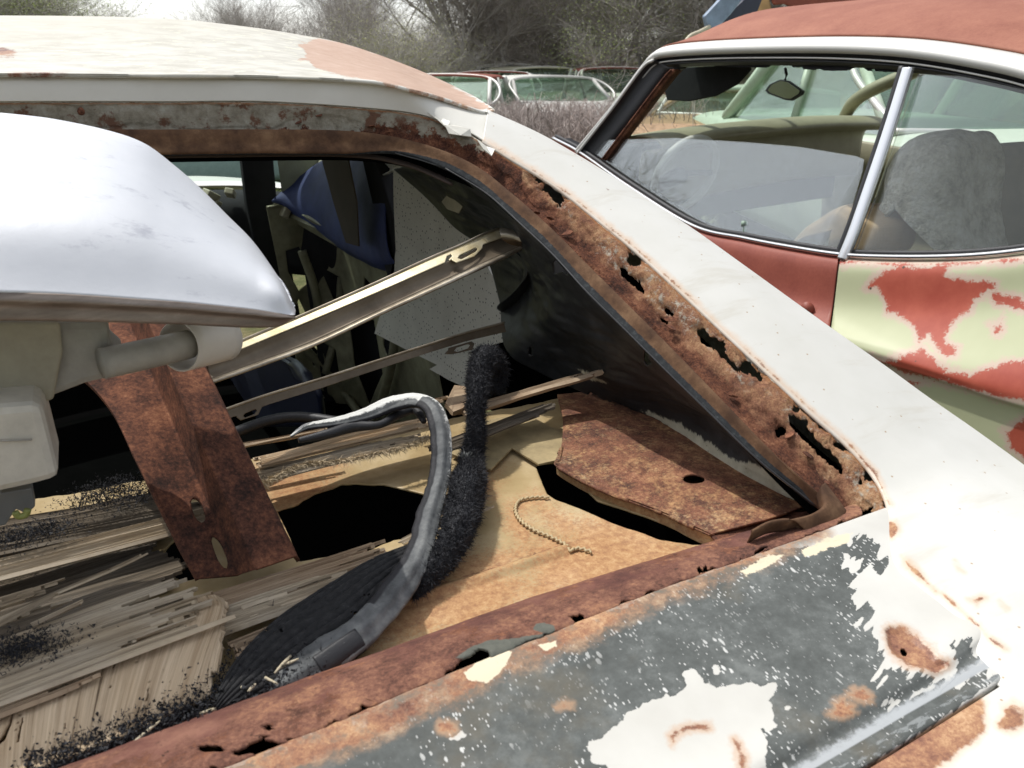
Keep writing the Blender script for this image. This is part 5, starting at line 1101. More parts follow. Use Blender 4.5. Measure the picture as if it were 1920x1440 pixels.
# body side rows: belt, shoulder, crease, lower
rows = [Bp + (.03, 0, .004), Bp, Bp + (-.022, 0, -.020), Bp + (-.045, 0, -.10)]
cre = [(1300, 560), (1400, 590), (1500, 620), (1560, 645), (1640, 672), (1700, 690), (1780, 715), (1850, 738), (1920, 758), (1990, 775), (2060, 790), (2200, 815), (2400, 840)]
Cr = crv(cre, U(1.300)); rows.append(.35 * rows[3] + .65 * Cr + (-.012, 0, 0)); rows.append(Cr); rows.append(Cr + (.010, 0, -.035)); rows.append(Cr + (.018, 0, -.20)); rows.append(Cr + (.12, 0, -.42))
G = matched(rows, 520, 260); px, py = proj(G)
gap = [(1583, 478), (1574, 484), (1571, 500), (1564, 560), (1557, 612), (1540, 800), (1500, 1200)]
gx = np.interp(py, [g[1] for g in gap], [g[0] for g in gap])
red = [[(1655, 506), (1700, 500), (1780, 498), (1770, 516), (1790, 522), (1830, 522), (1868, 530), (1870, 545), (1850, 548), (1828, 560), (1815, 585), (1790, 600), (1775, 625), (1772, 640), (1795, 650), (1790, 665), (1770, 668), (1750, 640), (1742, 626), (1722, 640), (1716, 612), (1700, 600), (1682, 590), (1664, 590), (1660, 560), (1645, 540), (1625, 540), (1640, 520)],
       [(1632, 670), (1660, 678), (1700, 664), (1730, 654), (1745, 668), (1770, 690), (1820, 706), (1850, 692), (1880, 680), (1920, 680), (2000, 700), (2000, 790), (1920, 752), (1860, 742), (1780, 720), (1700, 704)],
       [(1880, 810), (1920, 788), (2000, 790), (2000, 900), (1920, 860), (1890, 840)], [(1855, 545), (1910, 560), (1960, 600), (1900, 575), (1868, 568)], [(1560, 486), (1700, 494), (1800, 492), (1920, 484), (1920, 489), (1800, 497), (1700, 499), (1568, 494)],
       [(1860, 610), (1880, 600), (1880, 620), (1866, 628)], [(1690, 716), (1720, 712), (1740, 718), (1700, 722)]]
rd = mx(px, py, red) / 26
gmesh('quarter_panel', G, m_green, rc_, hole=gx + 1.8 - px, thick=.004, attrs={'red': rd})
gmesh('door', G, m_reddoor, rc_, hole=px - gx + 1.8, thick=.004)
gmesh('door_jamb', matched([G[::26][i][:, :] + (.03, 0, 0) for i in range(9)], 100, 20), m_dark, rc_, thick=.002)
tube('lock', [U(1.335)(1514, 578), U(1.325)(1513, 578)], .014, m_reddoor, rc_, 20)
# bright belt moulding, roof rail, drip channel
tube('belt_moulding', Bp + (-.006, 0, .006), .0048, m_chromestrip, rc_, 8, n=200)
tube('belt_rubber', Bp + (.006, 0, .012), .006, m_black, rc_, 6, n=150)
RR = Rp + (-.004, 0, .004)
G = matched([Rp + (.03, 0, .030), Rp + (.004, 0, .024), Rp + (-.012, 0, .012), Rp + (-.012, 0, .0), Rp + (-.002, 0, -.006)], 400, 20)
gmesh('roof_rail', G, m_alum, rc_, thick=.002)
G = matched([Rp + (.0, 0, -.004), Rp + (.012, 0, -.016), Rp + (.006, 0, -.024), Rp + (.025, 0, -.034)], 300, 14); gmesh('weatherstrip', G, m_black, rc_, thick=.003)
tube('drip_edge', Rp[2:] + (.002, 0, -.016), .0022, m_alum, rc_, 6, n=160)
# roof skin
nR = 9; R_ = cr(Rp[3:], 60)
rr_ = []
for k_, (du, dz) in enumerate(((.03, .030), (.12, .072), (.30, .115), (.55, .135), (.85, .125), (1.10, .08), (1.22, .02))):
    q = R_.copy(); q[:, 0] += du; q[:, 2] += dz
    q[:, 1] += .10 * math.sin(min(1, du / 1.2) * math.pi) * np.linspace(1, 0, 60)
    q[:, 2] += -.03 * np.clip(1 - np.linspace(0, 1, 60) * 9, 0, 1) * (du > .05) * 1.2
    rr_.append(q)
gmesh('roof', matched(rr_, 260, 80), m_redroof, rc_, thick=.004, disp=.0006 * fbm(matched(rr_, 260, 80), 40, 3))
far_rail = rr_[-1]
# far side: pillars and belt; windscreen
def uv(u, v, z_): return np.array([u, v, z_])
wtop = np.array([rr_[0][0] + (.02, .0, -.045), rr_[3][0] + (0, .0, -.06), rr_[-1][0] + (-.03, 0, -.02)])
wbot = np.array([Bp[1] + (.04, .10, -.02), [2.12, 2.95, 1.0], [2.78, 2.50, .98]])
gmesh('windscreen', matched([wtop, .5 * wtop + .5 * wbot + (0, .03, .01), wbot], 40, 12), m_glass_green, rc_, thick=0)
tube('header_trim', wtop + (0, .01, .02), .014, m_dark, rc_, 8, n=40)
# near A pillar: outer bright strip, black reveal, rusty inner edge
ap = crv([(1088, 289), (1152, 208), (1210, 130), (1232, 114)], GU(k=.36)); 
gmesh('front_pillar', matched([ap + (-.012, 0, 0), ap + (.006, -.008, -.006), ap + (.014, -.055, -.02), ap + (.05, -.075, -.02)], 60, 20), m_black, rc_, thick=.004)
pa = crv([(1128, 300), (1190, 218), (1242, 150), (1258, 132)], GU(k=.36)); tube('pillar_rust_seam', pa + (.012, 0, 0), .0055, m_rust, rc_, 8, n=40)
tube('pillar_strip', ap + (-.012, .002, .002), .0045, m_alum, rc_, 8, n=60)
gmesh('front_pillar_inner', matched([pa, pa + (.05, .02, 0), pa + (.09, .06, 0)], 30, 6), mat_rust('pillar_rust', 1, -.05), rc_, thick=.004)
tube('far_pillar', np.array([rr_[-1][0], [2.66, 2.3, 1.12], [2.78, 2.48, .98]]), .025, m_beige, rc_, 8, n=20)
# divider between door glass and quarter glass
dv = crv([(1590, 486), (1612, 432), (1648, 330), (1680, 235), (1706, 152), (1714, 126)], GU(k=.35))
gmesh('window_divider', matched([dv + (-.008, .020, 0), dv + (-.014, .016, 0), dv + (-.014, -.002, 0), dv + (-.004, -.006, 0)], 80, 12), m_chromestrip, rc_, thick=.002)
tube('divider_rubber', dv + (.004, .030, 0), .009, m_black, rc_, 8, n=60)
# door glass, wound half down, and quarter glass
dgp = crv([(1105, 287), (1140, 262), (1262, 258), (1400, 266), (1500, 275), (1604, 292), (1618, 298), (1615, 320), (1572, 470), (1500, 462), (1400, 443), (1300, 416), (1190, 345)], GU(u0=1.412))
prism('door_glass', dgp, m_glass, rc_, .004)
qg = crv([(1600, 478), (1640, 370), (1690, 225), (1722, 138), (1800, 142), (1920, 168), (2060, 210), (2150, 290), (2080, 430), (1960, 462), (1830, 476), (1720, 482)], GU(u0=1.402))
prism('quarter_glass', qg, m_glass, rc_, .004)
# dash, steering wheel, mirror, visor, seats
dl = np.array([[1.52, 2.02, 1.035], [1.75, 2.03, 1.055], [2.05, 2.10, 1.06], [2.4, 2.18, 1.06], [2.72, 2.22, 1.05]])
gmesh('dashboard', matched([dl + (0, .26, -.02), dl + (0, .10, .002), dl + (0, .02, .0), dl + (0, -.02, -.022), dl + (0, .01, -.045), dl + (0, .08, -.06), dl + (0, .08, -.22)], 80, 36), m_beige, rc_, thick=.006)
box('dash_panel', (2.1, 2.36, .86), (1.2, .1, .26), m_dark, rc_, (0, 0, 8))
wc = V(1.96)(1285, 328); wr_ = [wc + .115 * (np.array([1, .08, 0]) * math.cos(t) + np.array([0, -.35, .94]) * math.sin(t)) for t in np.linspace(0, 2 * math.pi, 40)]
sw = tube('steering_wheel', np.array(wr_), .011, simple('wheel_grey', (.5, .52, .46), .4), rc_, 10); tube('steering_spoke', np.array([wr_[0], wc + (0, .03, 0), wr_[20]]), .009, m_black, sw, 8, n=10); tube('steering_column', np.array([wc + (0, .02, 0), wc + (0, .3, -.12)]), .025, m_black, sw, 10)
mp = crv([(1434, 170), (1442, 158), (1462, 149), (1478, 152), (1505, 171), (1502, 178), (1484, 189), (1472, 188), (1440, 176)], U(2.12))
mirror = prism('rear_view_mirror', mp, m_black, rc_, .012, bevel=.002); m_mg = M('mirror_glass', .1, .9); m_mg.set('Base Color', (.35, .36, .34))
prism('mirror_glass', mp.mean(0) + (mp - mp.mean(0)) * .84 + (-.004, -.005, .0015), m_mg.mat, mirror, .001)
tube('mirror_stalk', crv([(1472, 150), (1475, 140), (1472, 128)], U(2.12)), .005, m_black, mirror, 6)
vs = crv([(1240, 128), (1400, 122), (1405, 130), (1380, 158), (1340, 180), (1290, 190), (1250, 188), (1243, 160)], U(1.72)); prism('sun_visor', vs, m_dark, rc_, .012, bevel=.003)
# roof lining edge hanging inside
hl = crv([(1250, 122), (1400, 126), (1470, 128), (1540, 132), (1600, 132), (1690, 136), (1800, 140), (1920, 160)], GU(u0=1.42, k=.35)); hl2 = crv([(1250, 112), (1400, 108), (1470, 108), (1540, 108), (1600, 110), (1690, 114), (1800, 122), (1920, 140)], GU(u0=1.42, k=.35))
G = matched([hl2, hl], 260, 14); tt = np.repeat(np.linspace(0, 1, 14)[:, None], 260, 1); gmesh('sagging_headliner', G + (.02, 0, 0), m_dark, rc_, hole=n2(*proj(G), .05, 3, 4) * 1.6 + tt - .95, thick=.002)
gmesh('headliner', matched([q + (0, 0, -.035) for q in rr_], 30, 12), m_beige, rc_, thick=.002)
def mat_fleece():
    a = M('sheepskin_cover', .9, 0, .1); a.set('Base Color', a.ramp(a.noise(22, 7, .7), [(.36, (.46, .43, .32)), (.5, (.74, .71, .58)), (.64, (.88, .86, .76))])); a.bump(a.m('ADD', a.noise(60, 6, .7), a.m('MULTIPLY', a.noise(18, 4, .6), 2.5)), 1.0, .03); return a.mat
mfl = mat_fleece()
def lumpy(name, c, r, mat, parent, seed=1, amp=.08, nu=48, nv=32, p=2.4, rot=(0, 0, 0), **k):
    a_ = np.linspace(0, 2 * math.pi, nu, endpoint=False); b_ = np.linspace(-math.pi / 2, math.pi / 2, nv)
    A_, B_ = np.meshgrid(a_, b_); f = lambda x: np.sign(x) * np.abs(x) ** (2 / p)
    P = np.stack([f(np.cos(B_)) * f(np.cos(A_)), f(np.cos(B_)) * f(np.sin(A_)), f(np.sin(B_))], -1)
    P = P * (1 + amp * 2 * fbm(P, 2.2, 4, seed))[..., None] * np.array(r)
    E = np.array(Euler([math.radians(x) for x in rot]).to_matrix()); P = P @ E.T + np.array(c)
    return mesh(name, P.reshape(-1, 3), gfaces(nv, nu, closed=True), mat, parent, smooth=True, **k)
so = crv([(1560, 510), (1600, 480), (1625, 450), (1648, 400), (1668, 365), (1672, 330), (1686, 285), (1715, 262), (1760, 252), (1790, 270), (1800, 320), (1796, 380), (1800, 430), (1812, 480), (1830, 520)], U(1.74))
ncp = so.mean(0)
seat_r = [so + (.20, .03, 0), so + (.10, .02, 0), so, ncp + (so - ncp) * .72 + (-.045, 0, 0), ncp + (so - ncp) * .35 + (-.065, 0, 0), ncp + (so - ncp) * .02 + (-.07, 0, 0)]
G = matched(seat_r, 120, 50); gmesh('sheepskin_seat_cover', G, mfl, rc_, disp=.022 * fbm(G, 12, 4, 3), thick=.004)
box('rear_seat', (2.0, .72, .74), (1.0, .16, .34), simple('grey_seat', (.10, .10, .085), .8), rc_, (-14, 0, 0), bevel=.03)
box('passenger_seat', (2.38, 1.42, .82), (.46, .12, .44), simple('tan_seat', (.20, .18, .12), .8), rc_, (-14, 0, 0), bevel=.04)
box('cabin_floor', (2.1, 1.5, .42), (1.3, 2.2, .03), m_beige, rc_)
gmesh('far_door', loft([np.array([[2.80, .3, .86], [2.82, 1.4, .90], [2.80, 2.6, .95]]), np.array([[2.88, .3, .6], [2.90, 1.4, .6], [2.88, 2.6, .6]]), np.array([[2.82, .3, .3], [2.84, 1.4, .3], [2.82, 2.6, .3]])], 20, 8), m_beige, rc_, thick=.02)
tube('far_divider', np.array([[2.78, .95, .88], [2.70, .9, 1.26]]), .03, m_beige, rc_, 8)
gmesh('hood', matched([wbot + (.02, .02, -.05), wbot + (.06, .5, -.14), wbot + (.08, 1.15, -.22), wbot + (.08, 1.25, -.35)], 30, 12), m_redroof, rc_, thick=.004)
gmesh('front_fender', matched([Bp[:2] + (.02, .0, -.03), Bp[:2] + (.01, .35, -.10), Bp[:2] + (.02, 1.2, -.22)], 8, 20) * 1.0, mat_redpaint('orange_faded_fender', (.45, .16, .07), (.58, .26, .14)), rc_, thick=.004)
tube('lock_knob', np.array([GU(u0=1.42)(1396, 444), GU(u0=1.42)(1396, 420)]), .0045, simple('green_plastic', (.25, .34, .26), .4), rc_, 10); tube('lock_knob_cap', np.array([GU(u0=1.42)(1396, 424), GU(u0=1.42)(1396, 416)]), .0085, simple('green_plastic_cap', (.3, .4, .31), .4), rc_, 12)
# wheels under the coupe, mostly out of sight
for vy in (.15, 2.95):
    tube('wheel', np.array([[1.44, vy, .31], [1.62, vy, .31]]), .31, m_black, rc_, 28)
# brown paper bag on its seat
bp = crv([(1478, 466), (1500, 440), (1540, 408), (1560, 395), (1592, 384), (1600, 388), (1625, 405), (1652, 430), (1640, 480), (1560, 490)], U(1.62)); bc = bp.mean(0)
G = matched([bp + (.12, 0, 0), bp, bc + (bp - bc) * .6 + (-.025, 0, .01), bc + (bp - bc) * .03 + (-.03, 0, 0)], 80, 30)
o = gmesh('paper_bag', G, simple('brown_paper', (.38, .27, .15), .8, var=.12, bmp=.3, bsc=30), None, disp=.020 * fbm(G, 11, 2, 7), thick=.0015, smooth=False); tag(o, 'crumpled brown paper bag on the front seat inside the red coupe', 'bag')

# ================================================================ ground and background
def gp(px_, dist, z_=None):
    if z_ is None: z_ = -.28 * min(1, max(0, (dist - 6) / 5))
    r = ray(px_, 130); h = np.array([r[0], r[1]]); h /= np.linalg.norm(h); return np.array([h[0] * dist, h[1] * dist, z_])
def struct(name, *a, **k): o = mesh(name, *a, **k); o['kind'] = 'structure'; return o
ga = M('dry_grass_ground', .95, 0, .1)
ga.set('Base Color', ga.ramp(ga.m('ADD', ga.m('MULTIPLY', ga.noise(.35, 6, .6), .5), ga.m('MULTIPLY', ga.noise(9, 6, .7), .5)), [(.3, (.055, .06, .025)), (.48, (.11, .12, .05)), (.6, (.19, .165, .085)), (.75, (.27, .23, .14))])); ga.bump(ga.noise(12, 7, .7), .8, .05)
xs = np.r_[-1500, -600, -250, -110, np.linspace(-60, 60, 160), 110, 250, 600, 1500]; XX, YY = np.meshgrid(xs, xs)
ZZ = np.where(np.hypot(XX, YY) < 60, .10 * fbm(np.stack([XX, YY, XX * 0], -1), .25, 3), 0)
HY = np.hypot(XX, YY); ZZ = np.where(HY < 6, np.minimum(ZZ, 0), ZZ) - .30 * np.clip((HY - 6) / 5, 0, 1)
struct('ground', np.stack([XX, YY, ZZ], -1).reshape(-1, 3), gfaces(len(xs), len(xs)), ga.mat, smooth=True)

# grass tufts and dry bramble thicket
m_bram = simple('dry_bramble', (.30, .25, .225), .9, var=.5, sc=3)
m_bram2 = simple('pale_stems', (.50, .46, .40), .9, var=.3, sc=3)
def stems(name, cnt, region, hmin, hmax, rad, mat, seed, arch=.5, segs=6):
    """arching stems as three-sided tapering canes, one mesh"""
    r = np.random.RandomState(seed); P0 = region(r, cnt); H = r.uniform(hmin, hmax, cnt); az = r.uniform(0, 2 * np.pi, cnt); ln = H * r.uniform(.2, arch * 2, cnt)
    t = np.linspace(0, 1, segs)[None, :]
    x = P0[:, :1] + (ln * np.cos(az))[:, None] * t ** 1.5; y = P0[:, 1:2] + (ln * np.sin(az))[:, None] * t ** 1.5; zz = P0[:, 2:3] + H[:, None] * np.sin(t * np.pi * r.uniform(.5, .8, (cnt, 1)))
    P = np.stack([x, y, zz], -1); P[:, 1:] += r.normal(0, .04, P[:, 1:].shape) * hmax
    R = rad * (1 - .8 * t) * r.uniform(.5, 1.4, (cnt, 1))
    a3 = np.array([0, 2.09, 4.19]); off = np.stack([np.cos(a3), np.sin(a3), 0 * a3], -1)
    v = (P[:, :, None] + off[None, None] * R[..., None, None]).reshape(-1, 3)
    b = (np.arange(cnt) * segs * 3)[:, None, None, None] + (np.arange(segs - 1) * 3)[None, :, None, None]
    k = np.array([[0, 1, 4, 3], [1, 2, 5, 4], [2, 0, 3, 5]])[None, None]
    return mesh(name, v, (b + k).reshape(-1, 4), mat, None)
def band(px0, px1, d0, d1, z_=None):
    a_ = gp(px0, 1); b_ = gp(px1, 1); t0, t1 = math.atan2(a_[0], a_[1]), math.atan2(b_[0], b_[1])
    def f(r, n):
        t = r.uniform(t0, t1, n); d = r.uniform(d0, d1, n); return np.stack([np.sin(t) * d, np.cos(t) * d, -.28 * np.clip((d - 6) / 5, 0, 1)], -1)
    return f
o = stems('bramble_thicket', 6500, band(860, 1330, 6.5, 12.8), .45, 1.02, .006, m_bram, 3, segs=7); o['kind'] = 'stuff'; o['label'] = 'tangle of dry brown brambles in front of the far cars'
o = stems('bramble_thicket', 5200, band(640, 1900, 23, 30), .9, 2.2, .010, m_bram, 4, segs=7); o['kind'] = 'stuff'; o['label'] = 'taller dry brush behind the far cars'
o = stems('dry_stems', 260, band(850, 1300, 7, 16), .5, 1.1, .007, m_bram2, 5, segs=7); o['kind'] = 'stuff'; o['label'] = 'pale dead stems among the brambles'
m_gr = simple('spring_grass', (.20, .24, .09), .9, var=.5, sc=2)
o = stems('grass', 9000, band(700, 1350, 4.5, 11), .10, .35, .006, m_gr, 6, segs=4); o['kind'] = 'stuff'; o['label'] = 'spring grass and weeds between the cars'
o = stems('grass', 4000, band(-300, 700, 5.5, 13), .10, .3, .008, m_gr, 16, segs=4); o['kind'] = 'stuff'; o['label'] = 'spring grass ahead of the white fastback'
tag(tube('bare_branch', np.array([gp(1180, 7.5, .1), gp(1195, 7.4, .45), gp(1205, 7.4, .75), gp(1218, 7.6, 1.0)]), [.022, .018, .014, .006], m_bram2, None, 8, n=20), 'pale bare branch leaning up out of the brambles', 'branch')

# trees
def tree_mesh(seed, H, r0, levels=5, spread=.5, up=.35, twig=.004, kids=(4, 3, 3, 3), leaves=None, bare_low=.25):
    rd = random.Random(seed); V_, F_, LV = [], [], []
    def seg(a, b, ra, rb, n=5):
        T = (b - a).normalized(); S_ = T.orthogonal().normalized(); B_ = T.cross(S_); o0 = len(V_)
        for p, rr in ((a, ra), (b, rb)):
            for i in range(n): an = 2 * math.pi * i / n; V_.append(tuple(p + (S_ * math.cos(an) + B_ * math.sin(an)) * rr))
        for i in range(n): F_.append((o0 + i, o0 + (i + 1) % n, o0 + n + (i + 1) % n, o0 + n + i))
    def grow(p, d, L, r, lev):
        n = 4 if lev < 2 else 3; k = rd.uniform(.5, .7); pts = [p]
        for i in range(n):
            d = (d + Vector((rd.uniform(-1, 1), rd.uniform(-1, 1), rd.uniform(-.5, 1) * up)) * .22).normalized()
            q = p + d * L / n; ra = r * (1 - (1 - k) * i / n); rb = r * (1 - (1 - k) * (i + 1) / n)
            seg(p, q, ra, rb, 6 if lev == 0 else (4 if lev < 3 else 3)); p = q; pts.append(p)
            if lev < levels and (lev > 0 or i >= n * bare_low):
                for _ in range(kids[min(lev, len(kids) - 1)] - (1 if i < n - 1 else 0)):
                    s = Vector((rd.gauss(0, 1), rd.gauss(0, 1), rd.gauss(.2, .6))).normalized()
                    grow(p, (d * (1 - spread) + s * spread).normalized(), L * rd.uniform(.5, .8), max(twig, rb * rd.uniform(.4, .65)), lev + 1)
        if lev >= levels - 1: LV.extend(pts[1:])
    grow(Vector((0, 0, 0)), Vector((rd.uniform(-.1, .1), rd.uniform(-.1, .1), 1)).normalized(), H * .5, r0, 0)
    return V_, F_, LV
def leaf_mesh(LV, cnt, size, seed, sp=.35):
    r = np.random.RandomState(seed); P = np.array([tuple(p) for p in LV]); P = P[r.randint(0, len(P), cnt)] + r.normal(0, sp, (cnt, 3))
    A_ = r.normal(0, 1, (cnt, 3)); A_ /= np.linalg.norm(A_, axis=1, keepdims=True); B_ = np.cross(A_, r.normal(0, 1, (cnt, 3))); B_ /= np.linalg.norm(B_, axis=1, keepdims=True)
    s = size * r.uniform(.5, 1.3, (cnt, 1))
    v = np.stack([P - A_ * s, P + B_ * s * .5, P + A_ * s, P - B_ * s * .5], 1).reshape(-1, 3)
    return v, (np.arange(cnt) * 4)[:, None] + np.arange(4)
bark = simple('grey_bark', (.42, .39, .36), .95, var=.35, sc=6); bark_d = simple('dark_bark', (.33, .30, .27), .95, var=.35, sc=6)
lf_ol = simple('olive_leaves', (.50, .50, .25), .8, var=.4, sc=1.5); lf_gr = simple('spring_leaves', (.42, .48, .20), .8, var=.45, sc=1.2); lf_ce = simple('cedar_foliage', (.27, .255, .205), .9, var=.4, sc=1.5)
def mk(name, v, f, mat): me = bpy.data.meshes.new(name); me.from_pydata(np.asarray(v).tolist(), [], [tuple(x) for x in np.asarray(f).tolist()]); me.materials.append(mat); me.update(); return me
TM = {}
for key, args, lv in (('bareA', dict(seed=2, H=9, r0=.13, levels=4, spread=.42, up=.9, twig=.006), None), ('bareB', dict(seed=7, H=8, r0=.10, levels=4, spread=.38, up=1.2, twig=.006), None), ('bareC', dict(seed=12, H=7, r0=.12, levels=4, spread=.55, up=.5, twig=.006), None),
                      ('olive', dict(seed=4, H=4.6, r0=.09, levels=4, spread=.55, up=.5, twig=.005, bare_low=0), (lf_ol, 15000, .028, .30)), ('green', dict(seed=9, H=7.5, r0=.12, levels=4, spread=.5, up=.6, twig=.006, bare_low=.1), (lf_gr, 18000, .036, .42)), ('cedar', dict(seed=15, H=6.5, r0=.12, levels=4, spread=.6, up=.7, twig=.006, bare_low=0), (lf_ce, 19000, .036, .30))):
    v, f, L_ = tree_mesh(**args); m_ = mk('crown_branches', v, f, bark_d if key in ('cedar', 'bareC') else bark); lm_ = None
    if lv: a_, b_ = leaf_mesh(L_, lv[1], lv[2], 3, lv[3]); lm_ = mk('foliage', a_, b_, lv[0])
    TM[key] = (m_, lm_)
def tree(key, px_, dist, sc, rz, label, name, group=None, sz=1.0, zo=None):
    t = thing(name, label, 'tree', tuple(gp(px_, dist, zo)), group); t.rotation_euler.z = rz; t.scale = (sc, sc, sc * sz)
    for k_, me in zip(('trunk_and_branches', 'foliage'), TM[key]):
        if me is None: continue
        o = bpy.data.objects.new(k_, me); C.objects.link(o); o.parent = t
    return t
GB, GG, GC = 'bare grey trees behind the yard', 'leafing green trees behind the yard', 'dark dense trees behind the yard'
rt = random.Random(8)
TL = ['bare tree standing alone nearest the open sky over the white roof', 'slim bare tree second from the open sky', 'spreading bare tree above the pink patch of the white roof', 'upright bare tree just left of the olive bush', 'bare tree rising behind the olive bush',
      'broad bare tree rising over the old white far car', 'narrow many-stemmed bare tree between the white and the grey far car', 'tall bare tree behind the cream roofed wagon', 'bare spreading tree right behind the silver framed windscreen', 'bare tree beside the gap of sky left of the green trees',
      'bare tree over the rusty red roofed far car', 'bare tree just left of the blue raised hood', 'bare tree behind the blue raised hood', 'bare tree seen through the coupe beside its mirror', 'bare tree seen through the coupe windscreen right of its mirror', 'bare tree seen behind the window divider of the coupe', 'bare tree behind the sheepskin seat, through the quarter glass', 'bare tree at the rear end of the quarter glass']
for i, (px_, d_, k_, s_, sz) in enumerate(((475, 26, 'bareA', .36, .8), (530, 25, 'bareB', .44, .85), (590, 23, 'bareC', .50, .75), (650, 24, 'bareB', .50, .8), (700, 27, 'bareA', .5, .85), (860, 21, 'bareC', .72, 1.0), (905, 20, 'bareB', .78, 1.0), (965, 21, 'bareA', .75, 1.0), (1010, 22, 'bareC', .75, 1), (1055, 25, 'bareB', .68, .9),
                                         (1130, 21, 'bareB', .75, 1), (1290, 18, 'bareC', .8, 1), (1370, 17, 'bareA', .85, 1), (1450, 18, 'bareB', .8, 1), (1540, 16, 'bareC', .8, 1), (1620, 17, 'bareA', .8, 1), (1730, 16, 'bareC', .8, 1), (1850, 16, 'bareB', .8, 1))):
    tree(k_, px_, d_, s_, rt.uniform(0, 6), TL[i], 'bare_tree', GB, sz)
HL = {40: 'green hedge tree over the rust spot on the white roof', 130: 'middle green hedge tree above the white roof', 175: 'green hedge tree sloping down to the open sky', -90: 'green hedge tree just beyond the picture edge over the bumper', -250: 'green hedge tree farthest out beyond the bumper'}
for px_, d_, s_, sz in ((40, 32, .9, .62), (130, 34, .85, .60), (175, 36, .50, .56), (-90, 33, .9, .7), (-250, 30, .95, .7)): tree('green', px_, d_, s_, rt.uniform(0, 6), HL[px_], 'hedge_tree', 'hedge trees above the white roof', sz)
tree('olive', 728, 17, .52, 1, 'rounded olive yellow bush left of the dark tree', 'olive_bush', None, .95)
tree('olive', 790, 19, .50, 2.5, 'lower olive bush half behind the dark tree', 'olive_bush', None, .9)
for px_, d_, s_ in ((870, 23, .60), (945, 24, .64), (1025, 25, .56)): tree('cedar', px_, d_, s_, rt.uniform(0, 6), {870: 'dark brownish evergreen over the old white far car', 945: 'dark brownish evergreen over the red roofed far car', 1025: 'dark brownish evergreen behind the grey far car'}[px_], 'evergreen_tree', GC)
for px_, d_, s_ in ((1165, 22, .58), (1240, 20, .62), (1100, 28, .42)): tree('green', px_, d_, s_, rt.uniform(0, 6), {1165: 'fresh green tree left of the front pillar of the red coupe', 1240: 'fresh green tree over the roof corner of the red coupe', 1100: 'small distant green tree in the gap of sky'}[px_], 'leafing_tree', GG)
for px_, d_, s_ in ((1330, 20, .6), (1480, 20, .6), (1640, 20, .6), (1800, 20, .6)): tree('olive', px_, d_, s_ * 1.2, rt.uniform(0, 6), {1330: 'olive scrub tree seen left of the coupe mirror', 1480: 'olive scrub tree seen right behind the coupe mirror', 1640: 'olive scrub tree seen beside the window divider', 1800: 'olive scrub tree seen through the quarter glass over the sheepskin seat'}[px_], 'scrub_tree', 'scrub trees seen through the coupe')
# trees behind the viewpoint, which the glass mirrors
for ix_, (x_, y_) in enumerate(((-6, -9), (-1, -12), (4, -11), (-11, -3), (-12, 4), (9, -9), (-9, 16), (-13, 13), (-7.5, 21), (-16, 19), (-14, 8), (-11, 24))):
    t = tree('bareC', 960, 10, 1.0, x_, ['bare tree standing straight behind the viewpoint', 'bare tree farthest behind the viewpoint', 'bare tree behind the viewpoint on the coupe side', 'bare tree beside the rear of the white fastback', 'bare tree level with the middle of the white fastback', 'bare tree behind the coupe, past its tail', 'bare tree mirrored beside the coupe steering wheel', 'bare tree mirrored low in the coupe door glass', 'tall bare tree mirrored next to the window divider', 'bare tree farthest left of the white fastback', 'bare tree mirrored in the coupe quarter glass', 'bare tree farthest ahead on the open left side'][ix_], 'bare_tree', 'bare trees mirrored in the coupe windows', .8); t.location = (x_, y_, 0)

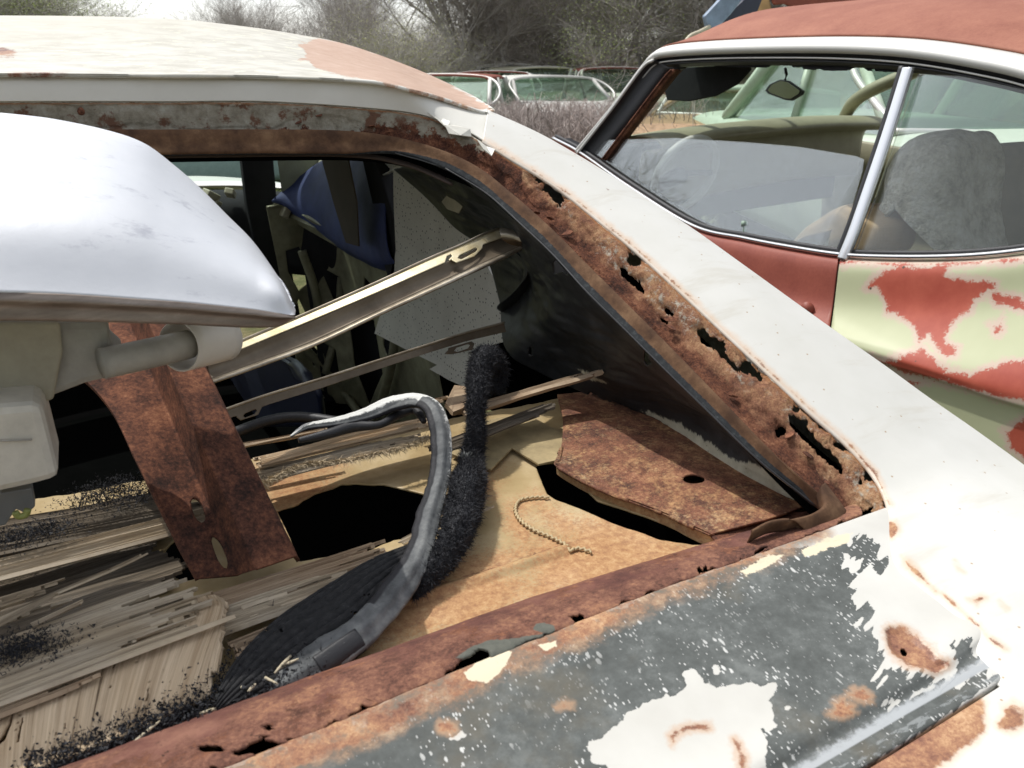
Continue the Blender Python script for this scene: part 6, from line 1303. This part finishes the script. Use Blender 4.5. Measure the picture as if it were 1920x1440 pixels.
# far cars
def far_car(name, label, px_, dist, yaw, body, roofc, w=1.75, L=4.4, h=1.36, parts=True, wagon=False, door=True):
    """body, hood, roof, pillars, glass; local x forward, y left"""
    base = gp(px_, dist); t = thing(name, label, 'car', tuple(base)); t.rotation_euler.z = 0
    E = np.array(Euler((0, 0, math.radians(yaw))).to_matrix())
    def T(P): return np.asarray(P, float) @ E.T + base
    hb, hh = .88, .92
    xs_ = np.array([-L / 2, -L / 2 + .15, -L * .28, 0, L * .20, L * .42, L / 2 - .05, L / 2]); zt = np.array([.72, .86, hb, hb, hh, .90, .82, .62]); wy = np.array([.84, .92, 1, 1, 1, .97, .92, .86]) * w / 2
    def ring(x, z_, y): return [[x, -y * .94, .28], [x, -y, .5], [x, -y, z_ - .12], [x, -y * .96, z_ - .02], [x, -y * .6, z_ + .015], [x, 0, z_ + .02], [x, y * .6, z_ + .015], [x, y * .96, z_ - .02], [x, y, z_ - .12], [x, y, .5], [x, y * .94, .28]]
    G = loft([T(ring(x, z_, y)) for x, z_, y in zip(xs_, zt, wy)], 40, 60); gmesh('body', G, body, t, thick=.01)
    xf, xft, xrt, xr = L * .17, L * .04, -L * .20 if not wagon else -L * .40, -L * .30 if not wagon else -L * .46
    wt = w * .40
    G = loft([T([[x, -wt, h - .05], [x, -wt * .8, h - .01], [x, 0, h + .01], [x, wt * .8, h - .01], [x, wt, h - .05]]) for x in (xft + .03, (xft * 2 + xrt) / 3, xrt)], 20, 12); gmesh('roof', G, roofc, t, thick=.03)
    wbm = w * .46
    for s in (-1, 1):
        tube('pillar', T([[xf, s * wbm, hh], [xft, s * wt, h - .05]]), .030, body, t, 6); tube('pillar', T([[xr, s * wbm, hb], [xrt, s * wt, h - .05]]), .045, body, t, 6); tube('pillar', T([[(xf + xr) / 2, s * wbm, hb], [(xft + xrt) / 2, s * wt, h - .05]]), .025, body, t, 6)
        f = prism('side_window', T([[xf - .06, s * wbm * .99, hh], [xft - .02, s * wt * .99, h - .07], [xrt + .02, s * wt * .99, h - .07], [xr + .06, s * wbm * .99, hb]]), m_glass, t, .004)
    prism('windscreen', T([[xf, -wbm * .95, hh + .01], [xf, wbm * .95, hh + .01], [xft, wt * .95, h - .05], [xft, -wt * .95, h - .05]]), m_glass_green, t, .006)
    tube('windscreen_surround', T([[xf, -wbm * .97, hh + .02], [xft + .01, -wt * .97, h - .04], [xft + .01, wt * .97, h - .04], [xf, wbm * .97, hh + .02], [xf, -wbm * .97, hh + .02]]), .018, m_alum, t, 6, n=60)
    prism('rear_window', T([[xr, -wbm * .9, hb], [xr, wbm * .9, hb], [xrt, wt * .95, h - .05], [xrt, -wt * .95, h - .05]]), m_glass_green, t, .006)
    for sx in (-L * .32, L * .34):
        for s in (-1, 1): wh = tube('wheel', T([[sx, s * (w / 2 - .18), .31], [sx, s * (w / 2 - .0), .31]]), .31, m_black, t, 18)
    return t
pw = simple('old_white_paint', (.62, .61, .56), .5, var=.12, sc=2); pr_ = mat_redpaint('old_red_paint', (.16, .04, .03), (.28, .08, .05)); pcr = simple('old_cream_paint', (.58, .56, .40), .5, var=.12, sc=2); pmar = simple('dulled_silver_paint', (.44, .43, .40), .5, var=.4, sc=3); pgr = simple('pale_green_paint', (.50, .58, .46), .4, var=.1); pbl = simple('pale_blue_paint', (.42, .52, .56), .4, var=.1)
far_car('far_car', 'old white car with a rusty roof edge, nearest the white fastback roof line', 838, 13, 232, pw, pr_, h=1.34)
far_car('far_car', 'white car with a dark red roof, second among the far cars', 925, 17, 245, pw, pr_, h=1.34)
far_car('far_car', 'dull grey car with a silver framed windscreen tangled in brambles', 1030, 14.2, 262, pmar, pw, h=1.30)
far_car('far_car', 'cream roofed wagon behind the silver framed windscreen', 1015, 19, 262, pcr, pcr, h=1.40, wagon=True)
far_car('far_car', 'rusty red roofed car farthest right among the far cars', 1150, 18, 250, pgr, pr_, h=1.40)
far_car('far_car', 'tall white car farthest back, between the red roofed and cream roofed ones', 955, 21, 240, pw, pw, h=1.45)
far_car('far_car', 'pale green car seen through the side windows of the coupe', 1800, 5.4, 250, pgr, pgr, h=1.33)
far_car('far_car', 'pale blue car ahead, seen through the windscreen of the white fastback', 330, 9.5, 200, pbl, pw, h=1.10)
far_car('far_car', 'rusted orange car seen through the windscreen of the coupe', 1440, 8.2, 215, simple('rust_orange_body', (.34, .22, .12), .7, var=.3), pgr, h=1.15)
# blue raised hood and rusty cab beyond the coupe roof
bh = thing('raised_hood', 'chalky blue raised car hood edge standing beyond the red coupe roof', 'car hood', tuple(gp(1350, 4.6)))
hp = [V(3.9)(*p) for p in [(1322, 30), (1348, 2), (1372, -30), (1420, -90), (1432, -60), (1392, 0), (1372, 26), (1345, 55), (1328, 58)]]
prism('hood_panel', np.array(hp), simple('chalky_blue', (.20, .27, .36), .45, var=.35, sc=9, bmp=.2), bh, .03, bevel=.008)
prism('hood_underside', np.array([p + (0.02, .02, 0) for p in [V(3.95)(*q) for q in [(1328, 60), (1392, 2), (1425, -50), (1440, -30), (1412, 40), (1340, 66)]]]), m_navy, bh, .02)
tube('hood_hinge', np.array([V(3.9)(1330, 50), V(3.88)(1312, 60), V(3.9)(1290, 72), V(3.9)(1270, 110)]), .012, m_creamy, bh, 8, n=16)
cab = thing('rusty_truck', 'rust brown truck cab beyond the red coupe roof', 'truck', tuple(gp(1480, 8)))
def ct(px_, py_): return FIX(8.0)(px_, py_)
prism('cab_side', np.array([ct(*p) for p in [(1408, -60), (1428, -60), (1450, 30), (1470, 60), (1440, 110), (1430, 60), (1415, 10)]]), simple('rust_yellow', (.42, .26, .12), .8, var=.4, sc=6), cab, .2, bevel=.02)
prism('cab_back', np.array([ct(*p) for p in [(1432, -60), (1620, -60), (1640, 10), (1560, 22), (1500, 20), (1470, 8), (1448, 10)]]), pr_, cab, .3, bevel=.02)
prism('cab_lower', np.array([ct(*p) for p in [(1430, 60), (1700, 60), (1700, 230), (1430, 230)]]), m_rust, cab, .4, bevel=.03)
